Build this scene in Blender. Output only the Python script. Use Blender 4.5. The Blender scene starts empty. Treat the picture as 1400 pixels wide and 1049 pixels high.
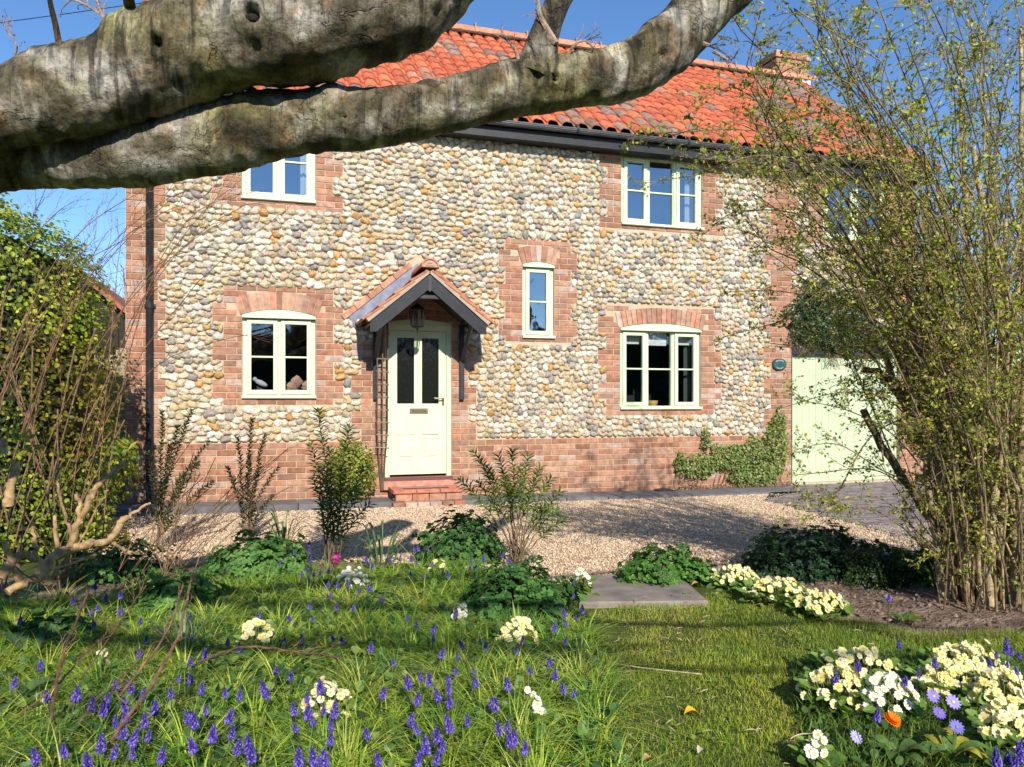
import bpy, math, random
import numpy as np
from mathutils import Vector, noise as mnoise
R=math.radians
random.seed(7); rng=np.random.default_rng(11)
scene=bpy.context.scene; COL=scene.collection
# ---------------------------------------------------------------- camera, world, sun, exposure
YAW=R(17.0); CH=1.25; FPX=1052.0; HY=548.0; CY,SY=math.cos(YAW),math.sin(YAW)
cam=bpy.data.cameras.new('camera'); co=bpy.data.objects.new('camera',cam); COL.objects.link(co)
co.location=(0,0,CH); co.rotation_euler=(R(90),0,-YAW)
cam.sensor_width=36; cam.lens=36*FPX/1400; cam.shift_y=(HY-524.5)/1400; cam.clip_end=2000; cam.clip_start=.05
scene.camera=co
SUN_EL=R(31); SUN_AZ=R(2.5)   # light travels towards +Y, a touch to the right
w=bpy.data.worlds.new('World'); scene.world=w; w.use_nodes=True
nt=w.node_tree; sky=nt.nodes.new('ShaderNodeTexSky'); sky.sky_type='NISHITA'; sky.sun_disc=False
sky.sun_elevation=SUN_EL; sky.sun_rotation=math.pi+SUN_AZ; sky.air_density=1.0; sky.dust_density=.0; sky.ozone_density=4.0; sky.altitude=1800
bg=nt.nodes['Background']; bg.inputs[1].default_value=.15; hs=nt.nodes.new('ShaderNodeHueSaturation'); hs.inputs['Saturation'].default_value=1.09; nt.links.new(sky.outputs[0],hs.inputs['Color']); nt.links.new(hs.outputs[0],bg.inputs[0])
sl=bpy.data.lights.new('sun','SUN'); sl.energy=4.9; sl.angle=R(.5); sl.color=(1,.94,.84)
so=bpy.data.objects.new('sun',sl); COL.objects.link(so)
sd=Vector((math.sin(SUN_AZ)*math.cos(SUN_EL),math.cos(SUN_AZ)*math.cos(SUN_EL),-math.sin(SUN_EL)))
so.rotation_euler=sd.to_track_quat('-Z','Y').to_euler(); so.location=(0,-5,12)
vs=scene.view_settings; vs.view_transform='Standard'; vs.look='None'; vs.exposure=0.38; vs.gamma=1
# ---------------------------------------------------------------- mapping photo measurements to metres
WY=9.62
def P(px,py,t):
    u=(px-700)/FPX; v=(HY-py)/FPX
    return np.array([t*(SY+u*CY), t*(CY-u*SY), CH+v*t])
def F(px,py,Y=WY):
    u=(px-700)/FPX; t=Y/(CY-u*SY); p=P(px,py,t); return float(p[0]),float(p[2])
def G(px,py,z=0.):
    t=(CH-z)*FPX/(py-HY); p=P(px,py,t); return float(p[0]),float(p[1])
def Gt(py,z=0.): return (CH-z)*FPX/(py-HY)
# ---------------------------------------------------------------- mesh builder
class MB:
    def __init__(s): s.v=[];s.c=[];s.f3=[];s.f4=[];s.n=0
    def add(s,v,f,col=(1,1,1)):
        v=np.asarray(v,float).reshape(-1,3); s.v.append(v)
        c=np.asarray(col,float); c=np.broadcast_to(c,(len(v),3)); s.c.append(c)
        if isinstance(f,np.ndarray):
            (s.f3 if f.shape[1]==3 else s.f4).append(f+s.n)
        else:
            a=[q for q in f if len(q)==3]; b=[q for q in f if len(q)==4]
            if a: s.f3.append(np.array(a)+s.n)
            if b: s.f4.append(np.array(b)+s.n)
            for q in f:
                if len(q)>4: s.f3.append(np.array([(q[0],q[i],q[i+1]) for i in range(1,len(q)-1)])+s.n)
        s.n+=len(v)
    def inst(s,tv,tf,M,T,cols):
        """tv (V,3) template, tf list/array of faces, M (N,3,3), T (N,3), cols (N,3) or (N,V,3)"""
        N=len(T); V=len(tv)
        if N==0: return
        v=np.einsum('nij,vj->nvi',M,tv)+T[:,None,:]
        cols=np.asarray(cols,float)
        if cols.ndim==2: cols=np.repeat(cols[:,None,:],V,1)
        s.v.append(v.reshape(-1,3)); s.c.append(cols.reshape(-1,3))
        off=(np.arange(N)*V)[:,None,None]+s.n
        for k,L in ((3,s.f3),(4,s.f4)):
            q=np.array([f for f in tf if len(f)==k])
            if len(q): L.append((q[None]+off).reshape(-1,k))
        s.n+=N*V
    def build(s,name,mat,parent=None,smooth=False):
        me=bpy.data.meshes.new(name)
        v=np.concatenate(s.v) if s.v else np.zeros((0,3)); c=np.concatenate(s.c) if s.c else np.zeros((0,3))
        if parent is not None and parent.type=='EMPTY': v=v-np.array(parent.location)
        elif parent is not None and 'org' in parent: v=v-np.array(parent['org'])
        f4=np.concatenate(s.f4) if s.f4 else np.zeros((0,4),int); f3=np.concatenate(s.f3) if s.f3 else np.zeros((0,3),int)
        me.vertices.add(len(v)); me.vertices.foreach_set('co',v.astype(np.float32).ravel())
        nl=len(f4)*4+len(f3)*3; me.loops.add(nl)
        me.loops.foreach_set('vertex_index',np.concatenate([f4.ravel(),f3.ravel()]).astype(np.int32))
        npoly=len(f4)+len(f3); me.polygons.add(npoly)
        st=np.concatenate([np.arange(len(f4))*4,len(f4)*4+np.arange(len(f3))*3]).astype(np.int32)
        me.polygons.foreach_set('loop_start',st)
        me.update(calc_edges=True); me.validate()
        a=me.color_attributes.new('Col','FLOAT_COLOR','POINT')
        cc=np.ones((len(v),4),np.float32); cc[:,:3]=c
        if len(me.vertices)==len(v): a.data.foreach_set('color',cc.ravel())
        me.polygons.foreach_set('use_smooth',np.full(len(me.polygons),bool(smooth)))
        me.materials.append(mat)
        o=bpy.data.objects.new(name,me); COL.objects.link(o)
        if parent is not None:
            o.parent=parent
            org=parent.location if parent.type=='EMPTY' else parent.get('org',None)
            if org is not None: o['org']=tuple(org)
        return o
def box(mb,x0,x1,y0,y1,z0,z1,col=(1,1,1)):
    v=[(x,y,z) for x in (x0,x1) for y in (y0,y1) for z in (z0,z1)]
    mb.add(v,[(0,1,3,2),(4,6,7,5),(0,4,5,1),(2,3,7,6),(0,2,6,4),(1,5,7,3)],col)
def bbox(mb,x0,x1,y0,y1,z0,z1,b=.006,col=(1,1,1)):
    """box with chamfered front (low Y) edges"""
    v=[(x0,y1,z0),(x1,y1,z0),(x1,y1,z1),(x0,y1,z1),
       (x0,y0+b,z0),(x1,y0+b,z0),(x1,y0+b,z1),(x0,y0+b,z1),
       (x0+b,y0,z0+b),(x1-b,y0,z0+b),(x1-b,y0,z1-b),(x0+b,y0,z1-b)]
    mb.add(v,[(0,3,2,1),(8,9,10,11),(4,5,9,8),(5,6,10,9),(6,7,11,10),(7,4,8,11),(0,1,5,4),(1,2,6,5),(2,3,7,6),(3,0,4,7)],col)
def prism(mb,pts,y0,y1,col=(1,1,1)):
    """extrude polygon of (x,z) from y0 to y1"""
    n=len(pts); v=[(p[0],y0,p[1]) for p in pts]+[(p[0],y1,p[1]) for p in pts]
    f=[tuple(range(n)),tuple(range(2*n-1,n-1,-1))]+[(i,n+i,n+(i+1)%n,(i+1)%n) for i in range(n)]
    mb.add(v,f,col)
def catmull(pts,k):
    pts=np.asarray(pts,float); n=len(pts)
    if n<3:
        t=np.linspace(0,1,k+1)[:,None]; return pts[0]*(1-t)+pts[-1]*t
    Q=np.vstack([2*pts[0]-pts[1],pts,2*pts[-1]-pts[-2]]); out=[]
    for i in range(1,n):
        p0,p1,p2,p3=Q[i-1],Q[i],Q[i+1],Q[i+2]
        for j in range(k):
            t=j/k; out.append(.5*((2*p1)+(-p0+p2)*t+(2*p0-5*p1+4*p2-p3)*t*t+(-p0+3*p1-3*p2+p3)*t**3))
    out.append(pts[-1]); return np.array(out)
def tube(mb,pts,rad,sides=6,col=(1,1,1),cap=True,dispf=None):
    pts=np.asarray(pts,float); n=len(pts); rad=np.broadcast_to(np.asarray(rad,float),(n,))
    T=np.gradient(pts,axis=0); T/=np.linalg.norm(T,axis=1)[:,None]+1e-9
    a=np.array([0,0,1.]) if abs(T[0][2])<.9 else np.array([1.,0,0])
    N=np.zeros_like(pts); nn=np.cross(T[0],a); nn/=np.linalg.norm(nn)
    for i in range(n):
        nn=nn-T[i]*np.dot(nn,T[i]); nn/=np.linalg.norm(nn)+1e-9; N[i]=nn
    B=np.cross(T,N); th=np.arange(sides)*2*np.pi/sides
    D=np.cos(th)[None,:,None]*N[:,None,:]+np.sin(th)[None,:,None]*B[:,None,:]
    rr=np.repeat(rad[:,None],sides,1)
    if dispf is not None: rr=dispf(pts,D,rr)
    v=(pts[:,None,:]+D*rr[:,:,None]).reshape(-1,3)
    i=np.arange(n-1)[:,None]*sides; j=np.arange(sides)[None,:]; j2=(j+1)%sides
    f=np.stack([i+j,i+j2,i+sides+j2,i+sides+j],-1).reshape(-1,4)
    c=np.asarray(col,float)
    if c.ndim==2: c=np.repeat(c,sides,0)
    mb.add(v,f,c)
    if cap:
        for e,o in ((0,0),(n-1,(n-1)*sides)):
            vv=np.vstack([v[o:o+sides],pts[e]]); ff=np.array([(k,(k+1)%sides,sides) for k in range(sides)])
            mb.add(vv,ff,c[e*sides] if c.ndim==2 else col)
def rotz(a):
    c,s=np.cos(a),np.sin(a); z=np.zeros_like(c); o=np.ones_like(c)
    return np.stack([np.stack([c,-s,z],-1),np.stack([s,c,z],-1),np.stack([z,z,o],-1)],-2)
def frames(nrm,spin):
    """rotation matrices with local z = nrm, spun"""
    nrm=nrm/(np.linalg.norm(nrm,axis=1)[:,None]+1e-9)
    a=np.where(np.abs(nrm[:,2:3])<.95,np.array([[0,0,1.]]),np.array([[1.,0,0]]))
    x=np.cross(a,nrm); x/=np.linalg.norm(x,axis=1)[:,None]; y=np.cross(nrm,x)
    c,s=np.cos(spin)[:,None],np.sin(spin)[:,None]
    return np.stack([x*c+y*s,-x*s+y*c,nrm],-1)
# ---------------------------------------------------------------- materials
def N(nt,t,**k):
    n=nt.nodes.new(t)
    for a,b in k.items(): setattr(n,a,b)
    return n
def mat_attr(name,rough=.8,ns=20.,na=.25,bump=0.,bs=60.,spec=.3,transl=0.,coord='Object',fine=0.,metal=0.,tint=None):
    m=bpy.data.materials.new(name); m.use_nodes=True; nt=m.node_tree; L=nt.links
    b=nt.nodes['Principled BSDF']; out=nt.nodes['Material Output']
    at=N(nt,'ShaderNodeAttribute',attribute_name='Col'); tc=N(nt,'ShaderNodeTexCoord')
    nz=N(nt,'ShaderNodeTexNoise'); nz.inputs['Scale'].default_value=ns; nz.inputs['Detail'].default_value=5; L.new(tc.outputs[coord],nz.inputs['Vector'])
    mr=N(nt,'ShaderNodeMapRange'); mr.inputs[1].default_value=.3; mr.inputs[2].default_value=.7; mr.inputs[3].default_value=1-na; mr.inputs[4].default_value=1+na
    L.new(nz.outputs[0],mr.inputs[0])
    mx=N(nt,'ShaderNodeVectorMath',operation='SCALE'); L.new(at.outputs['Color'],mx.inputs[0]); L.new(mr.outputs[0],mx.inputs['Scale'])
    L.new(mx.outputs[0],b.inputs['Base Color']); b.inputs['Roughness'].default_value=rough
    b.inputs['Specular IOR Level'].default_value=spec; b.inputs['Metallic'].default_value=metal
    if bump:
        n2=N(nt,'ShaderNodeTexNoise'); n2.inputs['Scale'].default_value=bs; n2.inputs['Detail'].default_value=6; L.new(tc.outputs[coord],n2.inputs['Vector'])
        bp=N(nt,'ShaderNodeBump'); bp.inputs['Strength'].default_value=bump; bp.inputs['Distance'].default_value=.01
        L.new(n2.outputs[0],bp.inputs['Height']); L.new(bp.outputs[0],b.inputs['Normal'])
    if transl:
        tr=N(nt,'ShaderNodeBsdfTranslucent'); ms=N(nt,'ShaderNodeMixShader'); ms.inputs[0].default_value=transl
        g=N(nt,'ShaderNodeVectorMath',operation='MULTIPLY'); g.inputs[1].default_value=(1.3,1.25,.6); L.new(mx.outputs[0],g.inputs[0]); L.new(g.outputs[0],tr.inputs[0])
        L.new(b.outputs[0],ms.inputs[1]); L.new(tr.outputs[0],ms.inputs[2]); L.new(ms.outputs[0],out.inputs[0])
    return m
M_brick=mat_attr('brick',.9,14,.28,.5,150)
M_mortar=mat_attr('mortar',.95,9,.15,.5,200)
M_stone=mat_attr('flint',.55,45,.36,.4,90,.4)
M_tile=mat_attr('clay_tile',.75,16,.3,.3,90)
M_paint=mat_attr('paint',.5,5,.06,.08,70,.35)
M_black=mat_attr('black_paint',.5,9,.3,.2,60,.35)
M_wood=mat_attr('weathered_wood',.85,30,.35,.4,80)
M_leaf=mat_attr('leaf',.45,60,.2,0,1,.35,.36)
M_grass=mat_attr('grass',.55,3,.22,0,1,.25,.3)
M_petal=mat_attr('petal',.6,90,.08,0,1,.2,.3)
M_twig=mat_attr('twig',.85,28,.5,.6,120)
M_soft=mat_attr('cloth',.9,30,.1,.2,200)
M_brass=mat_attr('brass',.35,20,.1,0,1,.5,0,metal=.8)
M_lead=mat_attr('lead',.6,12,.3,.2,40,.3)
M_room=mat_attr('room_plaster',.95,1,.1)
M_iron=mat_attr('iron',.5,30,.2,.2,80,.5)
def glass_mat(name,fac):
    m=bpy.data.materials.new(name); m.use_nodes=True; nt=m.node_tree; L=nt.links; nt.nodes.remove(nt.nodes['Principled BSDF'])
    out=nt.nodes['Material Output']; t=N(nt,'ShaderNodeBsdfTransparent'); t.inputs[0].default_value=(.8,.84,.82,1)
    g=N(nt,'ShaderNodeBsdfGlossy'); g.inputs['Roughness'].default_value=.02; g.inputs[0].default_value=(.95,.97,1,1)
    tc=N(nt,'ShaderNodeTexCoord'); nz=N(nt,'ShaderNodeTexNoise'); nz.inputs['Scale'].default_value=2.5; nz.inputs['Detail'].default_value=1
    bp=N(nt,'ShaderNodeBump'); bp.inputs['Strength'].default_value=.12; bp.inputs['Distance'].default_value=.03
    L.new(tc.outputs['Object'],nz.inputs['Vector']); L.new(nz.outputs[0],bp.inputs['Height']); L.new(bp.outputs[0],g.inputs['Normal'])
    ms=N(nt,'ShaderNodeMixShader'); ms.inputs[0].default_value=fac
    L.new(t.outputs[0],ms.inputs[1]); L.new(g.outputs[0],ms.inputs[2]); L.new(ms.outputs[0],out.inputs[0]); return m
M_glass=glass_mat('window_glass',.16); M_glass_up=glass_mat('upper_window_glass',.33)
def obscure_glass():
    m=bpy.data.materials.new('obscured_glass'); m.use_nodes=True; nt=m.node_tree; L=nt.links; b=nt.nodes['Principled BSDF']
    b.inputs['Base Color'].default_value=(.012,.013,.011,1); b.inputs['Roughness'].default_value=.12; b.inputs['Specular IOR Level'].default_value=.6
    tc=N(nt,'ShaderNodeTexCoord'); mp=N(nt,'ShaderNodeMapping'); mp.inputs['Scale'].default_value=(60,60,11); nz=N(nt,'ShaderNodeTexNoise'); nz.inputs['Scale'].default_value=1; nz.inputs['Detail'].default_value=2
    bp=N(nt,'ShaderNodeBump'); bp.inputs['Strength'].default_value=.6; bp.inputs['Distance'].default_value=.01
    L.new(tc.outputs['Object'],mp.inputs[0]); L.new(mp.outputs[0],nz.inputs['Vector']); L.new(nz.outputs[0],bp.inputs['Height']); L.new(bp.outputs[0],b.inputs['Normal']); return m
M_obs=obscure_glass()
def bark_mat():
    m=bpy.data.materials.new('bark'); m.use_nodes=True; nt=m.node_tree; L=nt.links; b=nt.nodes['Principled BSDF']; b.inputs['Roughness'].default_value=.75; b.inputs['Specular IOR Level'].default_value=.3
    tc=N(nt,'ShaderNodeTexCoord'); at=N(nt,'ShaderNodeAttribute',attribute_name='Col')
    def noise(sc,det,vec=None,rough=.5,dist=0.):
        n=N(nt,'ShaderNodeTexNoise'); n.inputs['Scale'].default_value=sc; n.inputs['Detail'].default_value=det; n.inputs['Roughness'].default_value=rough; n.inputs['Distortion'].default_value=dist
        L.new(vec or tc.outputs['Object'],n.inputs['Vector']); return n.outputs[0]
    def ramp(o,st):
        r=N(nt,'ShaderNodeValToRGB'); e=r.color_ramp.elements; e[0].position=st[0][0]; e[0].color=st[0][1]+(1,); e[1].position=st[-1][0]; e[1].color=st[-1][1]+(1,)
        for p,c in st[1:-1]: q=e.new(p); q.color=c+(1,)
        L.new(o,r.inputs[0]); return r.outputs[0]
    def mul(a,b_):
        mm=N(nt,'ShaderNodeVectorMath',operation='MULTIPLY'); L.new(a,mm.inputs[0]); L.new(b_,mm.inputs[1]); return mm.outputs[0]
    g=lambda v:(v,v,v)
    base=ramp(noise(6,5,dist=.7),[(.3,(.05,.042,.024)),(.42,(.14,.115,.07)),(.50,(.245,.21,.145)),(.57,(.38,.34,.27)),(.68,(.58,.53,.46))])
    moss=ramp(noise(3.1,4),[(.46,(1,1,1)),(.62,(.85,.86,.50))])
    speck=ramp(noise(55,8,rough=.75),[(.38,g(.5)),(.5,g(.95)),(.66,g(1.25))])
    warm=ramp(noise(11,4),[(.55,(1,1,1)),(.68,(1.12,.90,.72))])
    fl=noise(4.2,5,rough=.55,dist=.4); flake=ramp(fl,[(.558,g(1)),(.566,g(.5)),(.574,g(.74)),(.66,g(.85))])
    mp=N(nt,'ShaderNodeMapping'); mp.inputs['Scale'].default_value=(34,5,5); mp.inputs['Rotation'].default_value=(0,R(14),0); L.new(tc.outputs['Object'],mp.inputs[0])
    wr=noise(1,4,mp.outputs[0],dist=.6); wrm=noise(2.3,2); 
    wc=ramp(wr,[(.38,g(.32)),(.47,g(.9)),(.66,g(1.35))])
    msk=ramp(wrm,[(.42,g(0)),(.52,g(1))]); mixw=N(nt,'ShaderNodeMix',data_type='RGBA'); L.new(msk,mixw.inputs[0]); mixw.inputs[6].default_value=(1,1,1,1); L.new(wc,mixw.inputs[7])
    p=base
    for o in (moss,speck,warm,flake,mixw.outputs[2],at.outputs['Color']): p=mul(p,o)
    L.new(p,b.inputs['Base Color'])
    def madd(a,k,c=None):
        n=N(nt,'ShaderNodeMath',operation='MULTIPLY_ADD'); n.inputs[1].default_value=k; L.new(a,n.inputs[0])
        if c is not None: L.new(c,n.inputs[2])
        else: n.inputs[2].default_value=0
        return n.outputs[0]
    h=madd(wr,1.6,madd(noise(55,8,rough=.75),.45,madd(flake,.5,madd(noise(13,5),1.2))))
    bp=N(nt,'ShaderNodeBump'); bp.inputs['Strength'].default_value=1; bp.inputs['Distance'].default_value=.026; L.new(h,bp.inputs['Height']); L.new(bp.outputs[0],b.inputs['Normal'])
    return m
M_bark=bark_mat()
def ground_mat(name,c1,c2,c3,s1,s2,bump=.6,bd=.02,vor=False):
    m=bpy.data.materials.new(name); m.use_nodes=True; nt=m.node_tree; L=nt.links; b=nt.nodes['Principled BSDF']; b.inputs['Roughness'].default_value=.95; b.inputs['Specular IOR Level'].default_value=.15
    tc=N(nt,'ShaderNodeTexCoord'); n1=N(nt,'ShaderNodeTexNoise'); n1.inputs['Scale'].default_value=s1; n1.inputs['Detail'].default_value=6; L.new(tc.outputs['Object'],n1.inputs['Vector'])
    r=N(nt,'ShaderNodeValToRGB'); e=r.color_ramp.elements; e[0].position=.3; e[0].color=c1+(1,); e[1].position=.7; e[1].color=c3+(1,); q=e.new(.5); q.color=c2+(1,)
    if vor:
        v=N(nt,'ShaderNodeTexVoronoi'); v.inputs['Scale'].default_value=s2; L.new(tc.outputs['Object'],v.inputs['Vector'])
        sp=N(nt,'ShaderNodeSeparateColor'); L.new(v.outputs['Color'],sp.inputs[0]); L.new(sp.outputs[0],r.inputs[0]); hh=v.outputs['Distance']
        mr=N(nt,'ShaderNodeMapRange'); mr.inputs[1].default_value=.3; mr.inputs[2].default_value=.7; mr.inputs[3].default_value=.8; mr.inputs[4].default_value=1.12; L.new(n1.outputs[0],mr.inputs[0])
        sc=N(nt,'ShaderNodeVectorMath',operation='SCALE'); L.new(r.outputs[0],sc.inputs[0]); L.new(mr.outputs[0],sc.inputs['Scale']); L.new(sc.outputs[0],b.inputs['Base Color'])
    else:
        v=N(nt,'ShaderNodeTexNoise'); v.inputs['Scale'].default_value=s2; v.inputs['Detail'].default_value=6; L.new(tc.outputs['Object'],v.inputs['Vector']); hh=v.outputs[0]
        L.new(n1.outputs[0],r.inputs[0]); L.new(r.outputs[0],b.inputs['Base Color'])
    bp=N(nt,'ShaderNodeBump',invert=vor); bp.inputs['Strength'].default_value=bump; bp.inputs['Distance'].default_value=bd; L.new(hh,bp.inputs['Height']); L.new(bp.outputs[0],b.inputs['Normal'])
    return m
M_gravel=ground_mat('gravel',(.38,.27,.17),(.52,.38,.25),(.60,.47,.33),5,95,.9,.012,True)
M_soil=ground_mat('soil',(.12,.08,.055),(.22,.155,.11),(.34,.25,.185),9,45,1,.05)
M_turf=ground_mat('turf',(.035,.055,.012),(.06,.085,.018),(.10,.11,.03),4,60,.8,.02)
M_slab=ground_mat('slab_stone',(.17,.14,.12),(.24,.20,.17),(.31,.265,.22),6,90,.5,.008)
# ---------------------------------------------------------------- tagging
def tag(o,label=None,cat=None,group=None,kind=None):
    if label: o['label']=label
    if cat: o['category']=cat
    if group: o['group']=group
    if kind: o['kind']=kind
    return o
def thing(name,loc,label,cat,group=None):
    o=bpy.data.objects.new(name,None); COL.objects.link(o); o.location=loc; o.empty_display_size=.1
    return tag(o,label,cat,group)
def jit(c,a,n=None):
    c=np.asarray(c,float)
    if n is None: return np.clip(c*(1+random.uniform(-a,a)),0,1)
    return np.clip(c[None]*(1+rng.uniform(-a,a,(n,1)))*(1+rng.uniform(-a*.35,a*.35,(n,3))),0,1)
def sm(x,y,s=1.,k=0.):
    return (np.sin(x*1.7*s+k)+np.sin(y*2.3*s+k*1.3+1)+np.sin((x+y)*1.1*s+2.1+k)+np.sin((x*1.3-y*.9)*2.9*s+k*.7))/4
# ================================================================ GROUND
def sheet(name,mat,poly,z,sub=None):
    mb=MB(); mb.add([(p[0],p[1],z) for p in poly],[tuple(range(len(poly)))]); o=mb.build(name,mat); o['kind']='structure'; return o
def gridmesh(name,mat,x0,x1,y0,y1,nx,ny,zf,keep=None):
    X,Y=np.meshgrid(np.linspace(x0,x1,nx),np.linspace(y0,y1,ny)); Z=zf(X,Y)
    v=np.stack([X,Y,Z],-1).reshape(-1,3); i=np.arange(ny-1)[:,None]*nx; j=np.arange(nx-1)[None]
    f=np.stack([i+j,i+j+1,i+nx+j+1,i+nx+j],-1).reshape(-1,4)
    if keep is not None:
        c=v[f].mean(1); f=f[keep(c[:,0],c[:,1])]
    mb=MB(); mb.add(v,f); o=mb.build(name,mat,smooth=True); o['kind']='structure'; return o
sheet('ground',M_turf,[(-150,-60),(150,-60),(150,300),(-150,300)],-.03)
def inpoly(x,y,poly):
    x=np.asarray(x);y=np.asarray(y);r=np.zeros(x.shape,bool);n=len(poly)
    for i in range(n):
        x1,y1=poly[i];x2,y2=poly[(i+1)%n]
        c=((y1>y)!=(y2>y))&(x<(x2-x1)*(y-y1)/((y2-y1) if y2!=y1 else 1e-9)+x1); r^=c
    return r
GV=[G(*p) for p in [(-150,725),(60,745),(230,772),(430,768),(560,770),(700,795),(810,800),(870,790),(960,782),(1050,775),(1150,768),(1300,770)]]
GVpoly=GV+[(9.5,6.2),(9.5,8.75),(-6,9.3),(-8,9)]
def bedline(x): # Y of gravel front edge
    return np.interp(x,[p[0] for p in GV],[p[1] for p in GV])
LAWN=[G(*p) for p in [(805,835),(815,880),(835,960),(850,1060),(1112,1060),(1088,985),(1075,905),(1110,890),(1250,893),(1420,905),(1500,880),(1400,868),(1250,876),(1180,862),(1130,853),(990,806),(965,812)]]
SOIL=[G(*p) for p in [(985,800),(1130,850),(1180,852),(1250,872),(1400,868),(1600,870),(1600,760),(1300,765),(1150,768),(1020,780)]]
def zbed(X,Y): return .012*sm(X,Y,4)+.004
def zsoil(X,Y): return .018*sm(X,Y,3)+.012*sm(X,Y,11,1)+.006*sm(X,Y,31,2)+.012
gridmesh('garden_ground',M_turf,-4.5,6,1.2,6,120,100,lambda X,Y:np.where(Y<bedline(X),.02*sm(X,Y,3)-.012,-.022))
gridmesh('soil_bed',M_soil,1.2,6.5,3.2,6.2,260,150,lambda X,Y:zsoil(X,Y)-.006,lambda x,y:inpoly(x,y,SOIL))
gridmesh('left_bed_soil',M_soil,-4.5,.9,3.4,6.2,160,100,lambda X,Y:zsoil(X,Y)-.0,lambda x,y:(y<bedline(x)-.02))
sheet('gravel_drive',M_gravel,GVpoly,-.006)
# loose gravel stones
def ico(sub):
    t=(1+5**.5)/2
    v=[(-1,t,0),(1,t,0),(-1,-t,0),(1,-t,0),(0,-1,t),(0,1,t),(0,-1,-t),(0,1,-t),(t,0,-1),(t,0,1),(-t,0,-1),(-t,0,1)]
    f=[(0,11,5),(0,5,1),(0,1,7),(0,7,10),(0,10,11),(1,5,9),(5,11,4),(11,10,2),(10,7,6),(7,1,8),(3,9,4),(3,4,2),(3,2,6),(3,6,8),(3,8,9),(4,9,5),(2,4,11),(6,2,10),(8,6,7),(9,8,1)]
    v=[np.array(a)/np.linalg.norm(a) for a in v]
    for _ in range(sub):
        c={};nf=[]
        def mid(a,b):
            k=(min(a,b),max(a,b))
            if k not in c:
                m=v[a]+v[b]; v.append(m/np.linalg.norm(m)); c[k]=len(v)-1
            return c[k]
        for a,b,d in f:
            x,y,z=mid(a,b),mid(b,d),mid(d,a); nf+=[(a,x,z),(b,y,x),(d,z,y),(x,y,z)]
        f=nf
    return np.array(v),np.array(f)
I0v,I0f=ico(0)
pal=np.array([(.58,.42,.27),(.64,.49,.33),(.50,.33,.19),(.68,.56,.42),(.44,.33,.24),(.62,.46,.30),(.56,.38,.23),(.64,.50,.36)])
n=120000; x=rng.uniform(-2.6,8.6,n); y=4.9+rng.random(n)**1.0*4.3
k=inpoly(x,y,GVpoly); x=x[k];y=y[k];n=len(x)
s=rng.uniform(.0045,.0095,n); M=frames(rng.normal(size=(n,3)),rng.uniform(0,6.28,n))*(s[:,None,None]*rng.uniform(.6,1.3,(n,1,3)))
mb=MB(); mb.inst(I0v,I0f,M,np.stack([x,y,s*.2-.004+rng.uniform(0,.004,n)],-1),jit((1,1,1),.12,n)*pal[rng.integers(0,8,n)])
tag(mb.build('gravel',M_stone),'loose pea gravel of buff and cream stones covering the drive','gravel',kind='stuff')
# flagstone path along the wall (rises slightly to the left) and block paving before the garage
def zpath(x): return float(np.interp(x,[-2,5],[.085,.012]))
mb=MB(); x=-3.4
while x<6.9:
    wd=random.uniform(.55,.75); x1=min(x+wd,6.95); y0=lambda q:float(np.interp(q,[-1,5.6],[9.20,8.98]))
    if not (1.2<x+wd/2<2.2):
        c=jit((.17,.16,.16),.15); g=.006
        v=[(x+g,y0(x),zpath(x)),(x1-g,y0(x1),zpath(x1)),(x1-g,WY+.01,zpath(x1)),(x+g,WY+.01,zpath(x)),(x+g,y0(x),-.03),(x1-g,y0(x1),-.03),(x1-g,WY+.01,-.03),(x+g,WY+.01,-.03)]
        mb.add(v,[(0,1,2,3),(0,4,5,1),(1,5,6,2),(2,6,7,3),(3,7,4,0)],c)
    x=x1
o=mb.build('paved_path',M_mortar); o['kind']='structure'
mb=MB(); row=0; y=6.3
pv=[G(1046,683),G(1285,748),(9.6,6.25),(9.6,9.62),(6.96,9.62),(6.96,8.9)]
while y<9.62:
    x=5.6+(row%2)*.1
    while x<9.6:
        if inpoly(np.array([x+.1]),np.array([y+.05]),pv)[0]:
            bbz=.010+random.uniform(-.002,.002)
            mb.add([(x+.004,y+.004,bbz),(x+.196,y+.004,bbz),(x+.196,y+.1,bbz),(x+.004,y+.1,bbz)],[(0,1,2,3)],jit((.27,.22,.21),.18))
        x+=.2
    y+=.104; row+=1
pb=mb.build('block_paving',M_brick); pb['kind']='structure'
sheet('paving_bed',M_slab,pv,.004)
# ================================================================ HOUSE
HX0,HX1=-1.64,9.5; EZ=4.70
house=thing('cottage',(4,WY,0),'two storey cottage with cobbled flint walls, brick dressings and an orange pantile roof','cottage')
GA=.075
def rect(px0,px1,pt,pb):
    x0=F(px0,500)[0]; x1=F(px1,500)[0]; pm=(px0+px1)/2
    return [x0,x1,F(pm,pb)[1],F(pm,pt)[1]]
W_ll=rect(331,431.5,432,544.5); W_lr=rect(848,958,450,559.5); W_st=rect(714.5,757.5,362.5,462.5)
W_ur=rect(849.5,960.5,215.5,311); W_ul=rect(330,431,160,275); W_ul[3]=W_ul[2]+(W_ur[3]-W_ur[2])
W_ga=[7.80,8.95,W_ur[2],W_ur[3]]
DR=rect(527,617,443,655); DR[2]=F(572,655)[1]
GD=[7.235,9.22,.03,1.97]
opens=[W_ll,W_lr,W_st,W_ur,W_ul,W_ga,DR,GD]
PL=.765
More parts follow.
